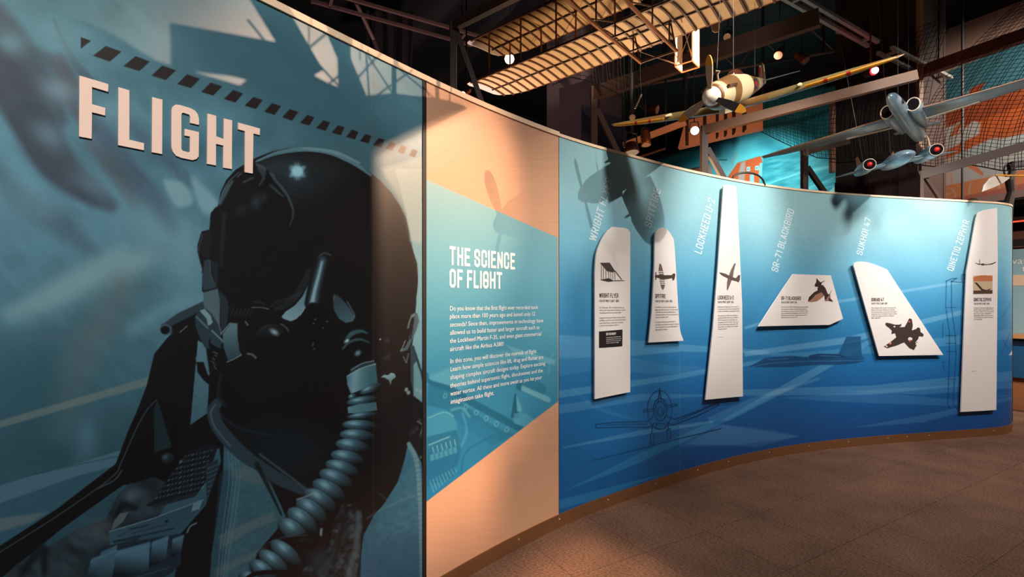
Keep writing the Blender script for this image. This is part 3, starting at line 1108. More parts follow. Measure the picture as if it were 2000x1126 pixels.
    c.line([(627, 512), (620, 540), (613, 566), (608, 590)], [4, 5, 6, 8], (140, 178, 188), 6, .95, 5)
    c.line([(622, 500), (632, 494), (644, 498)], 3, (62, 74, 78), 2.5, .8, 4)
    c.poly([(588, 640), (594, 604), (606, 590), (624, 592), (640, 620), (650, 660), (600, 680)], K0, 4)
    # left exhale valve
    c.ell(528, 668, 34, 36, 0, lambda u, v: np.array([17, 19, 22.]) + 30 * np.clip(-v - u * .2 - .2, 0, 1)[..., None] ** 1.2, 3)
    c.ell(534, 648, 8, 4.5, 30, (126, 164, 176), 6)
    c.line([(546, 632), (556, 638), (562, 646)], 2, (96, 110, 112), 1.5, .8, 4)
    c.line([(482, 690), (492, 692), (498, 698)], 4, (92, 112, 120), 2.5, .8)
    c.line([(478, 628), (482, 634)], 3, (110, 130, 136), 2, .7)
    # right exhale valve
    c.ell(702, 672, 36, 32, -10, (18, 18, 20), 3)
    c.line([(672, 668), (684, 652), (702, 646), (716, 650)], [6, 9, 7, 3], (62, 96, 104), 4, .9, 5)
    c.line([(668, 680), (680, 668), (700, 662), (720, 668)], [4, 5, 5, 2], (58, 84, 94), 3, .9, 5)
    c.ell(676, 665, 4, 2.5, -30, (180, 210, 214), 3)
    c.ell(697, 689, 6, 4.5, -40, (100, 134, 146), 5)
    for p in [(614, 623), (611, 631), (629, 640), (637, 627), (610, 669), (612, 681), (609, 673)]:
        c.ell(p[0], p[1], 2, 1.4, -20, (90, 96, 96), 1.4, .8)
    c.ell(741, 662, 1.4, 2, 20, (150, 150, 150), 1.2)
    c.line([(753, 664), (768, 668), (764, 690), (750, 700)], [8, 10, 10, 6], (38, 44, 50), 9, .7, 4)
    # right ear hardware and background strip
    c.poly([(815, 548), (812, 577), (808, 620), (800, 690), (812, 700), (842, 770), (842, 330), (770, 330), (790, 410), (802, 470)], G((112, 150, 158), (88, 136, 152), (815, 440), (815, 740)), 2)
    c.poly([(742, 330), (842, 300), (842, 480), (800, 470), (790, 420), (770, 378)], (150, 158, 152), 14, .6)
    c.poly(shell[19:25] + [(760, 760), (760, 560)], (20, 18, 19), 1.4)
    c.poly([(799, 470), (806, 492), (813, 514), (815, 546), (812, 548), (806, 510)], (30, 26, 25), 1.4)
    c.line([(803, 616), (810, 614), (812, 626), (808, 642), (802, 656), (800, 664), (792, 680), (782, 684)], [6, 8, 10, 8, 8, 6, 7, 5], (60, 80, 90), 2, .95)
    c.line([(795, 640), (800, 622), (808, 613)], 3, (96, 118, 126), 2, .8, 4)
    c.line([(804, 640), (800, 660)], 3, (26, 30, 34), 1.5)
    c.line([(782, 684), (790, 664)], 1.5, (120, 140, 146), 1.2, .8)
    c.line([(786, 696), (792, 708), (796, 690)], 2, (104, 124, 132), 2, .7)
    c.poly([(800, 670), (812, 690), (826, 735), (842, 770), (842, 800), (806, 770), (800, 740)], (34, 56, 66), 1.5)
    c.poly([(806, 712), (814, 700), (822, 740), (842, 780), (842, 800), (806, 772)], (82, 124, 138), 2)
    c.line([(805, 676), (818, 718), (842, 770)], 4, (30, 46, 54), 1.5)
    for p in [(792, 760), (796, 766), (813, 760), (820, 764), (825, 770), (818, 820), (812, 836), (806, 842), (820, 850), (822, 890)]:
        c.ell(p[0], p[1], 3.4, 4, 20, (110, 142, 152), 2.5, .85)
    c.line([(808, 830), (800, 846), (812, 866), (824, 880)], 5, (30, 40, 46), 3, .8, 4)
    c.poly([(800, 770), (842, 800), (842, 940), (826, 900), (800, 862)], (18, 20, 24), 4, .8)
    c.line([(814, 822), (824, 830), (820, 846)], 3, (84, 104, 112), 2, .7, 4)
    # hose: collar and rings
    c.poly([(683, 718), (704, 708), (728, 704), (733, 710), (706, 717), (682, 730)], (40, 58, 66), 1.5)
    c.line([(684, 722), (706, 709), (728, 704)], 1.8, (110, 146, 156), 1.3, .9, 4)
    c.poly([(675, 734), (700, 720), (732, 710), (736, 748), (712, 758), (684, 768), (677, 752)],
           lambda X_, Y_: np.array([70, 112, 126.]) + 40 * np.exp(-((X_ - 692 + (Y_ - 735) * .1) / 12) ** 2)[..., None] - 26 * np.clip((X_ - 712) / 22, 0, 1)[..., None], 1.5)
    c.line([(676, 734), (702, 719), (732, 710)], 1.8, (140, 176, 184), 1.3, .9, 4)
    c.poly([(742, 736), (748, 731), (756, 732), (762, 727), (769, 729), (771, 736), (764, 741), (761, 752), (758, 742), (750, 737)], G((104, 142, 154), (60, 90, 102), (756, 728), (760, 750)), 1.6)

    def ring(cx, cy, rx, ry, ang, k=1.0):
        c.ell(cx + 1, cy + 3, rx + 1.5, ry + 3, ang, (13, 20, 24), 2.5)

        def f(u, v):
            t = np.exp(-((u + .34) / .34) ** 2) * np.exp(-((v + .30) / .40) ** 2)
            sh = np.clip(1.02 - .62 * np.clip(u + .1, 0, 1) - .55 * np.clip(v, 0, 1) - .35 * np.clip(-u - .5, 0, 1), .12, 1.2)
            return (np.array([64, 102, 118.]) * sh[..., None] + np.array([50, 58, 60.]) * t[..., None]) * k
        c.ell(cx, cy, rx, ry, ang, f, 1.6)
        ca, sa = math.cos(math.radians(ang)), math.sin(math.radians(ang))
        c.line([(cx - rx * .92 * ca, cy - rx * .92 * sa), (cx + ry * .35 * sa, cy - ry * .35 * ca + ry * .55), (cx + rx * .92 * ca, cy + rx * .92 * sa)], 1.3, (20, 34, 42), 1.4, .35, 6)
    c.ell(706, 774, 32, 12, -18, (16, 22, 26), 2)
    ring(722, 758, 22, 7, -24)
    ring(687, 774, 9, 6, -10)
    ring(706, 781, 30, 8, -9)
    c.poly([(677, 794), (700, 788), (733, 784), (735, 800), (704, 806), (678, 806)], G((86, 132, 146), (58, 92, 106), (680, 796), (735, 796)), 1.5)
    ring(706, 810, 29, 6, -7)
    R = [(700, 829, 31, 8.5, 2), (695, 849, 31, 10, 4), (686, 869, 30, 11, 8), (676, 892, 30, 11.5, 12), (666, 913, 31, 12, 18), (654, 933, 32, 13, 22),
         (640, 955, 32, 14, 28), (623, 975, 32, 14.5, 32), (606, 995, 32, 15, 36), (588, 1014, 32, 15.5, 38), (570, 1034, 31, 15, 38)]
    for q in R:
        ring(q[0], q[1], q[2] + 2, q[3] * 1.18, q[4])
    c.line([(556, 1054), (600, 1044), (622, 1050), (610, 1066), (560, 1058), (530, 1062)], [8, 10, 11, 10, 8, 8], (14, 15, 18), 2.5, 1, 5)
    c.line([(522, 1058), (560, 1046), (600, 1044)], 3, (60, 76, 84), 3, .6, 4)
    for q in [(556, 1078, 36, 16, 40), (532, 1096, 34, 16, 40), (512, 1112, 30, 15, 38), (490, 1132, 28, 14, 34)]:
        ring(*q)
    c.line([(470, 1136), (500, 1118), (560, 1116), (600, 1126)], [8, 9, 9, 6], (14, 15, 18), 2.5, 1, 5)
    c.line([(578, 974), (596, 968), (612, 962)], 3, (130, 146, 152), 2, .7, 4)
    for k in range(10):
        x, yy = R[k][0] - 14, R[k][1] + 4
        if k > 4:
            c.line([(x - 3, yy), (x + 4, yy + 8)], 1, (24, 38, 46), 1.2, .7)
    # print seam of the two sheets
    c.line([(727.5, -70), (727.5, 1176)], 1.4, (96, 66, 52), 1.2, .55)
    c.a *= (0.96 + 0.08 * vnoise(X * 1.3, Y * 1.3))[..., None]
    # hazard bar over the title
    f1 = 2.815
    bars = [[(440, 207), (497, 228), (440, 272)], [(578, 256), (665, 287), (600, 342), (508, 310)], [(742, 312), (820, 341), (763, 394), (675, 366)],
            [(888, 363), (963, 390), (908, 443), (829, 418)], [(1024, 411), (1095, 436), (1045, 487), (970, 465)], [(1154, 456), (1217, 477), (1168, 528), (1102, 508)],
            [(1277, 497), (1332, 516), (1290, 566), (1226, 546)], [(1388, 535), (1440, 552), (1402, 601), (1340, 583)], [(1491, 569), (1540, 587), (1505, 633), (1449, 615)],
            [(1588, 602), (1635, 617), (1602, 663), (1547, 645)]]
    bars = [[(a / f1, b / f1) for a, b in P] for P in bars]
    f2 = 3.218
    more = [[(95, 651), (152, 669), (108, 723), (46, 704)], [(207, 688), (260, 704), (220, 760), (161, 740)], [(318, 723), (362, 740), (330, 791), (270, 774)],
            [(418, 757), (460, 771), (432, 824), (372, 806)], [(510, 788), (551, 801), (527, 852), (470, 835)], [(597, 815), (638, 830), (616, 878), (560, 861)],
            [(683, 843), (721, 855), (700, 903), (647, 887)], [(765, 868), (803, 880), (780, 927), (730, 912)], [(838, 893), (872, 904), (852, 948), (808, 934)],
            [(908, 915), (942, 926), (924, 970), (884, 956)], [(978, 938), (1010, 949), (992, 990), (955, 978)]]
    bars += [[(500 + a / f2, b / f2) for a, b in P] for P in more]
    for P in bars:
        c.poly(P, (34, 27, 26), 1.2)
    return c


# ------------------------------------------------------------------ science panel print
def paint_science():
    c = Canvas(818, 130, 1100, 1190, 1.0)
    X, Y = c.X, c.Y
    c.a[:] = np.array([208, 158, 126.]) * (0.97 + 0.06 * fbm(X / 50, Y / 1.7, 3))[..., None]
    blue = [(818, 345), (829, 350), (1088, 464), (1089, 783), (832, 978), (818, 988)]

    def grad(X_, Y_):
        t = np.clip((Y_ - (350 + (X_ - 829) * .2)) / 560, 0, 1)
        st = [0, .25, .5, .75, 1]
        cs = np.array([[134, 176, 180], [108, 168, 184], [76, 148, 172], [52, 132, 166], [36, 116, 158]], float)
        return np.stack([np.interp(t, st, cs[:, k]) for k in range(3)], -1)
    c.poly(blue, grad, 1.2)

    def bl(P, col, soft=2, alpha=.5, sm=0):
        c.poly(P, col, soft, alpha, sm)
    # cockpit and aircraft parts, tone on tone
    bl([(832, 735), (880, 716), (960, 690), (985, 683), (1020, 690), (960, 730), (880, 770), (850, 750)], (120, 186, 198), 10, .35)
    bl([(985, 672), (1020, 684), (1084, 702), (1082, 712), (1010, 694)], (140, 196, 206), 3, .45)
    c.line([(832, 730), (838, 745), (880, 760), (920, 785), (985, 820), (1020, 840)], [6, 8, 12, 14, 14, 10], (26, 92, 122), 3, .75, 5)
    bl([(836, 742), (872, 752), (905, 790), (960, 830), (1000, 848), (960, 868), (900, 830), (872, 800), (832, 790)], (30, 98, 128), 4, .55)
    for k in range(7):
        c.ell(868 + 20 * k, 772 + 11 * k, 4, 5.5, 20, (120, 178, 192), 1.6, .6)
        c.ell(868 + 20 * k, 772 + 11 * k, 2, 3.2, 20, (30, 96, 126), 1.4, .8)
    bl([(1003, 770), (1006, 766), (1012, 816), (996, 815)], (26, 88, 116), 1.5, .85)
    bl([(1007, 770), (1016, 792), (1018, 804), (1008, 802)], (112, 182, 198), 1.5, .6)
    bl([(1002, 806), (1026, 806), (1044, 820), (1022, 832), (1002, 826)], (84, 158, 182), 2, .6)
    bl([(1016, 740), (1040, 740), (1062, 752), (1064, 766), (1054, 768), (1020, 756)], (44, 118, 146), 2, .8, 4)
    bl([(1015, 750), (1072, 775), (1075, 782), (1070, 786), (1014, 760)], (120, 180, 194), 1.6, .8)
    bl([(1008, 744), (1018, 750), (1016, 764), (1006, 758)], (34, 104, 132), 1.5, .8)
    c.line([(1080, 688), (1072, 706), (1070, 730)], 1.2, (150, 200, 208), 1.2, .5)
    bl([(832, 812), (866, 800), (884, 808), (892, 836), (896, 870), (832, 884)], (64, 142, 168), 3, .7)
    c.line([(834, 816), (866, 804), (884, 812)], 2, (130, 186, 198), 1.5, .6, 4)
    bl([(832, 852), (890, 838), (900, 880), (884, 930), (832, 950)], (30, 98, 134), 3, .7)
    for k in range(6):
        c.line([(843 + 8.5 * k, 872 - 3 * k), (846 + 8.5 * k, 884 - 3 * k)], 1.5, (150, 200, 210), 1.3, .7)
        bl([(838 + 9 * k, 888 - 3 * k), (845 + 9 * k, 885 - 3 * k), (847 + 9 * k, 897 - 3 * k), (840 + 9 * k, 900 - 3 * k)], (84, 156, 180), 1.5, .6)
    c.line([(836, 868), (876, 852)], 3, (128, 184, 198), 1.6, .6)
    for k in range(9):
        c.line([(838 + 6 * k, 938 - 3.2 * k), (846 + 5.5 * k, 960 - 5 * k)], 2, (104, 170, 196), 1.5, .55)
    bl([(890, 800), (930, 820), (980, 850), (960, 880), (900, 920), (894, 870)], (40, 118, 158), 6, .6)
    c.line([(898, 930), (910, 880), (960, 850)], 3, (24, 92, 132), 4, .6, 4)
    c.line([(902, 806), (910, 840), (900, 870)], 4, (96, 166, 192), 6, .5, 4)
    c.line([(880, 800), (900, 796), (915, 812)], 5, (112, 178, 196), 5, .5, 4)
    # crop what fell outside the blue field
    d = Canvas(818, 130, 1100, 1190, 1.0)
    d.a[:] = np.array([208, 158, 126.]) * (0.97 + 0.06 * fbm(X / 50, Y / 1.7, 3))[..., None]
    msk = Canvas(818, 130, 1100, 1190, 1.0)
    msk.poly(blue, (1, 1, 1), 1.2)
    c.a[:] = d.a * (1 - msk.a) + c.a * msk.a
    return c


# ------------------------------------------------------------------ blue timeline print
def paint_blue():
    sc = 1.25
    c = Canvas(1082, 250, 1996, 1020, sc)
    X, Y = c.X, c.Y
    sx = np.linspace(1082, 1996, 400)
    ss, _ = px2wall(np.minimum(sx, 1977), np.full(400, 500.0))
    dd = wall3(ss, 0)[:, 1]
    topy = np.interp(X, sx, HORY - FPX * (WALL_TOP - CAMZ) / dd)
    boty = np.interp(X, sx, HORY - FPX * (WALL_BOT - CAMZ) / dd)
    t = (Y - topy) / (boty - topy)
    st = [0, .14, .28, .42, .56, .70, .84, 1.0]
    cs = np.array([[146, 190, 197], [144, 191, 202], [112, 176, 202], [70, 148, 192], [46, 124, 176], [32, 108, 168], [22, 90, 154], [16, 72, 134]], float)
    c.a[:] = np.stack([np.interp(t, st, cs[:, k]) for k in range(3)], -1)
    c.a *= (0.97 + 0.06 * fbm(X / 3, Y / 3, 2))[..., None]
    LB = (150, 196, 224)

    def bl(P, a, soft=1.5, col=LB):
        c.poly(P, col, soft, a)
    bl([(1088, 653), (1200, 660), (1330, 672), (1500, 684), (1500, 690), (1330, 686), (1240, 694), (1088, 699)], .30)
    bl([(1088, 700), (1200, 690), (1300, 712), (1440, 720), (1300, 730), (1160, 722), (1088, 735)], .12)
    bl([(1088, 762), (1300, 733), (1500, 699), (1500, 706), (1300, 744), (1088, 777)], .28)
    bl([(1088, 790), (1250, 768), (1420, 770), (1250, 782), (1088, 808)], .22)
    bl([(1453, 637), (1640, 585), (1880, 547), (1880, 552), (1640, 591), (1453, 643)], .42)
    bl([(1453, 686), (1650, 658), (1890, 602), (1890, 611), (1650, 671), (1453, 696)], .38)
    bl([(1440, 690), (1560, 688), (1700, 676), (1990, 640), (1990, 660), (1700, 690), (1560, 697)], .22)
    bl([(1409, 819), (1560, 733), (1705, 658), (1713, 663), (1570, 746), (1420, 822)], .32)
    bl([(1380, 815), (1470, 775), (1600, 735), (1600, 741), (1470, 785), (1385, 826)], .22)
    bl([(1440, 760), (1700, 752), (1990, 722), (1990, 742), (1700, 770), (1440, 772)], .26)
    bl([(1640, 763), (1800, 755), (1990, 744), (1990, 756), (1800, 770)], .20)
    bl([(1520, 776), (1700, 764), (1860, 780), (1990, 768), (1860, 792), (1640, 784)], .16)
    bl([(1409, 828), (1500, 838), (1560, 850), (1480, 872), (1340, 866)], .16)
    bl([(1098, 872), (1250, 839), (1392, 820), (1392, 825), (1250, 849), (1098, 875)], .34)
    bl([(1100, 958), (1240, 888), (1400, 818), (1500, 770), (1505, 774), (1400, 830), (1240, 906)], .36, col=(70, 160, 200))
    bl([(1088, 976), (1190, 950), (1310, 920), (1230, 948), (1160, 975), (1088, 993)], .40, col=(60, 150, 196))
    bl([(1660, 835), (1800, 810), (1990, 770), (1990, 776), (1800, 824)], .18)
    bl([(1088, 735), (1160, 790), (1300, 838), (1160, 800)], .12)
    bl([(1326, 830), (1410, 828), (1560, 852), (1440, 868), (1326, 872)], .14)
    # front view of a propeller aircraft, line drawing
    Lc = (8, 38, 74)

    def ln(P, w=1.5, a=.9, sm=0):
        c.line(P, w * 1.25, Lc, 1.0, min(1, a * 1.15), sm)
    th = np.linspace(0, 2 * np.pi, 40)
    ln([(1287 + 24 * math.cos(a), 800 + 38 * math.sin(a)) for a in th], 1.3, .8)
    ln([(1288 + 13 * math.cos(a), 799 + 22 * math.sin(a)) for a in th], 1.6)
    ln([(1288 + 9 * math.cos(a), 798 + 15 * math.sin(a)) for a in th], 1.3)
    ln([(1288 + 5 * math.cos(a), 802 + 8 * math.sin(a)) for a in th], 1.3)
    ln([(1284, 786), (1287, 758), (1291, 786)], 1.6)
    ln([(1256, 800), (1276, 797), (1276, 801), (1256, 804), (1256, 800)], 1.3)
    ln([(1300, 792), (1321, 788), (1321, 791), (1300, 797)], 1.3)
    ln([(1162, 828), (1200, 824), (1265, 822), (1274, 812)], 1.6)
    ln([(1162, 828), (1163, 835), (1220, 833), (1266, 834), (1276, 826)], 1.6)
    ln([(1180, 829), (1262, 827)], 1.2)
    ln([(1301, 812), (1316, 818), (1360, 803), (1403, 784)], 1.6)
    ln([(1302, 826), (1314, 829), (1360, 812), (1403, 790), (1403, 784)], 1.6)
    ln([(1320, 822), (1400, 788)], 1.2)
    ln([(1281, 826), (1296, 826), (1299, 836), (1278, 836), (1281, 826)], 1.3)
    ln([(1273, 828), (1272, 846)], 1.6)
    ln([(1269, 846), (1275, 846), (1275, 866), (1269, 866), (1269, 846)], 1.5)
    ln([(1303, 824), (1304, 840)], 1.6)
    ln([(1301, 838), (1308, 836), (1309, 855), (1303, 857), (1301, 838)], 1.5)
    ln([(1157, 898), (1240, 878), (1320, 857), (1408, 836)], 1.4)
    for k in range(6):
        ln([(1324 + 12 * k, 818 - 5 * k), (1328 + 12 * k, 813 - 5 * k)], 1.1, .7)
    # side view of a long dark jet, tone on tone
    J = (22, 66, 108)
    c.poly([(1460, 716), (1476, 708), (1494, 698), (1520, 696), (1547, 694), (1578, 697), (1600, 700), (1650, 696), (1680, 700), (1692, 703), (1670, 709), (1640, 712), (1590, 712), (1547, 716), (1500, 717)], J, 1.5, .85)
    c.poly([(1632, 700), (1652, 657), (1680, 656), (1682, 692), (1688, 700)], (26, 78, 122), 1.5, .85)
    c.poly([(1578, 694), (1596, 690), (1640, 691), (1650, 697), (1600, 700), (1580, 700)], (20, 58, 96), 1.5, .9)
    c.line([(1466, 716), (1500, 709), (1560, 705), (1640, 704), (1690, 703)], 1.2, (84, 150, 190), 1.1, .6)
    c.line([(1496, 699), (1510, 702), (1540, 699)], 1.6, (70, 134, 176), 1.2, .6)
    c.line([(1600, 694), (1640, 696)], 1.4, (80, 144, 184), 1.2, .6)
    c.line([(1654, 668), (1680, 664)], 1.0, (60, 120, 164), 1.1, .6)
    # faint plan of a long wing
    P2 = [(1847, 548), (1846, 600), (1853, 650), (1853, 690), (1850, 790), (1856, 798)]
    ln(P2, 1.1, .6)
    ln([(1857, 548), (1857, 600), (1864, 650), (1866, 690), (1860, 790), (1872, 800)], 1.1, .6)
    for yv in (600, 655, 670, 686, 740):
        ln([(1846, yv), (1866, yv)], 1.0, .55)
    ln([(1846, 549), (1858, 544), (1868, 543), (1856, 550), (1876, 551), (1884, 551), (1884, 536), (1877, 536), (1877, 551)], 1.1, .65)
    ln([(1842, 632), (1840, 632), (1840, 660)], 1.0, .5)
    ln([(1846, 706), (1840, 706), (1842, 720)], 1.0, .5)
    ln([(1955, 690), (1975, 640), (1988, 600)], 1.0, .4)
    ln([(1955, 620), (1968, 600), (1985, 560)], 1.0, .4)
    ln([(1956, 660), (1970, 690), (1990, 700)], 1.0, .4)
    # white corner of the next sheet's artwork
    c.poly([(1969, 693), (1975, 684), (1980, 672), (1990, 640), (2000, 660), (2000, 690)], (236, 226, 224), 1.2)
    # tint of the second sheet
    c.line([(1326, 250), (1326, 1020)], 1.2, (120, 180, 205), 1.1, .25)
    c.poly([(1082, 820), (1326, 780), (1326, 1000), (1082, 1020)], (30, 120, 170), 60, .25)
    return c

# ------------------------------------------------------------------ materials
M_black = mat('matt_black_paint', (0.012, 0.011, 0.012), .7)
M_steel = mat('dark_bronze_steel', rgb(54, 33, 22), .6, .0, noise=.25, nscale=14)
M_cap = mat('cream_edge_trim', rgb(238, 205, 172), .55)
M_kick = mat('brushed_bronze_kickplate', rgb(150, 104, 70), .42, .6, noise=.12, nscale=24)
M_core = mat('grey_partition_board', rgb(90, 86, 84), .8, noise=.1)
M_letter = mat('pale_peach_letter', rgb(252, 216, 196), .5)
M_board = mat('white_sign_board', rgb(232, 224, 220), .5)
M_ink = mat('dark_brown_ink', rgb(62, 52, 52), .6)
M_white_ink = mat('white_ink', rgb(248, 242, 236), .5)
M_blue_white = mat('pale_blue_white_ink', rgb(206, 226, 234), .5)
M_screw = mat('bright_screw_head', rgb(240, 226, 200), .3, .6)

# ------------------------------------------------------------------ floor, ceiling, outer walls


def carpet():
    m = bpy.data.materials.new('brown_carpet_tiles')
    m.use_nodes = True
    nt = m.node_tree
    N, Lk = nt.nodes, nt.links
    b = N['Principled BSDF']
    b.inputs['Roughness'].default_value = .95
    b.inputs['Specular IOR Level'].default_value = .08
    tc = N.new('ShaderNodeTexCoord')
    mp = N.new('ShaderNodeMapping')
    mp.inputs['Rotation'].default_value = (0, 0, -math.atan2(AX.y, AX.x))
    Lk.new(tc.outputs['Object'], mp.inputs[0])
    br = N.new('ShaderNodeTexBrick')
    br.offset = 0.0
    br.inputs['Scale'].default_value = 1.0
    br.inputs['Brick Width'].default_value = .5
    br.inputs['Row Height'].default_value = .5
    br.inputs['Mortar Size'].default_value = .0022
    br.inputs['Mortar Smooth'].default_value = .2
    br.inputs['Color1'].default_value = (1, 1, 1, 1)
    br.inputs['Color2'].default_value = (.90, .91, .93, 1)
    br.inputs['Mortar'].default_value = (.5, .48, .46, 1)
    Lk.new(mp.outputs[0], br.inputs['Vector'])
    mp2 = N.new('ShaderNodeMapping')
    mp2.inputs['Rotation'].default_value = (0, 0, .9)
    mp2.inputs['Scale'].default_value = (60, 230, 60)
    Lk.new(tc.outputs['Object'], mp2.inputs[0])
    n1 = N.new('ShaderNodeTexNoise')
    n1.inputs['Scale'].default_value = 1.0
    n1.inputs['Detail'].default_value = 3
    Lk.new(mp2.outputs[0], n1.inputs['Vector'])
    n2 = N.new('ShaderNodeTexNoise')
    n2.inputs['Scale'].default_value = 2.6
    n2.inputs['Detail'].default_value = 3
    Lk.new(tc.outputs['Object'], n2.inputs['Vector'])
    cr = N.new('ShaderNodeValToRGB')
    cr.color_ramp.elements[0].position = .3
    cr.color_ramp.elements[0].color = (*rgb(64, 45, 36), 1)
    cr.color_ramp.elements[1].position = .72
    cr.color_ramp.elements[1].color = (*rgb(134, 101, 82), 1)
    Lk.new(n1.outputs['Fac'], cr.inputs[0])
    mr = N.new('ShaderNodeMapRange')
    mr.inputs[1].default_value = .3
    mr.inputs[2].default_value = .7
    mr.inputs[3].default_value = .78
    mr.inputs[4].default_value = 1.15
    Lk.new(n2.outputs['Fac'], mr.inputs[0])
    mul = N.new('ShaderNodeMix')
    mul.data_type = 'RGBA'
    mul.blend_type = 'MULTIPLY'
    mul.inputs[0].default_value = 1
    Lk.new(cr.outputs[0], mul.inputs[6])
    Lk.new(br.outputs[0], mul.inputs[7])
    sc = N.new('ShaderNodeVectorMath')
    sc.operation = 'SCALE'
    Lk.new(mul.outputs[2], sc.inputs[0])
    Lk.new(mr.outputs[0], sc.inputs['Scale'])
    Lk.new(sc.outputs[0], b.inputs['Base Color'])
    bp = N.new('ShaderNodeBump')
    bp.inputs['Strength'].default_value = .6
    bp.inputs['Distance'].default_value = .004
    Lk.new(n1.outputs['Fac'], bp.inputs['Height'])
    Lk.new(bp.outputs['Normal'], b.inputs['Normal'])
    return m


mb = MB()
mb.box((5, 5, -.05), (13, 0, 0), (0, 13, 0), (0, 0, .05))
structure(mb.build('floor', carpet()), 'brown carpet tile floor in front of the curved wall', 'floor')
mb = MB()
mb.box((5, 5, 5.75), (13, 0, 0), (0, 13, 0), (0, 0, .05))
structure(mb.build('ceiling', M_black), 'black painted hall ceiling', 'ceiling')

# dark shell walls behind everything
mb = MB()
mb.box((-4.0, 9.0, 2.85), tuple(BX * 5.6), tuple(AX * .05), (0, 0, 2.85))
structure(mb.build('wall_back', mat('dark_plum_wall', rgb(40, 30, 34), .9)), 'dark far wall behind the left part of the curved partition', 'wall')

# backdrop wall with the orange and teal print; plane through photo x 1900 at depth 7, running along AX
BW0 = Vector((6.56, 7.0, 0))


def backwall_hit(px, py):
    r = (px - 1000) / FPX
    # BW0 + k*AX :  x = r*y
    k = (BW0.x - r * BW0.y) / (r * AX.y - AX.x)
    d = BW0.y + k * AX.y
    return k, CAMZ + (HORY - py) / FPX * d


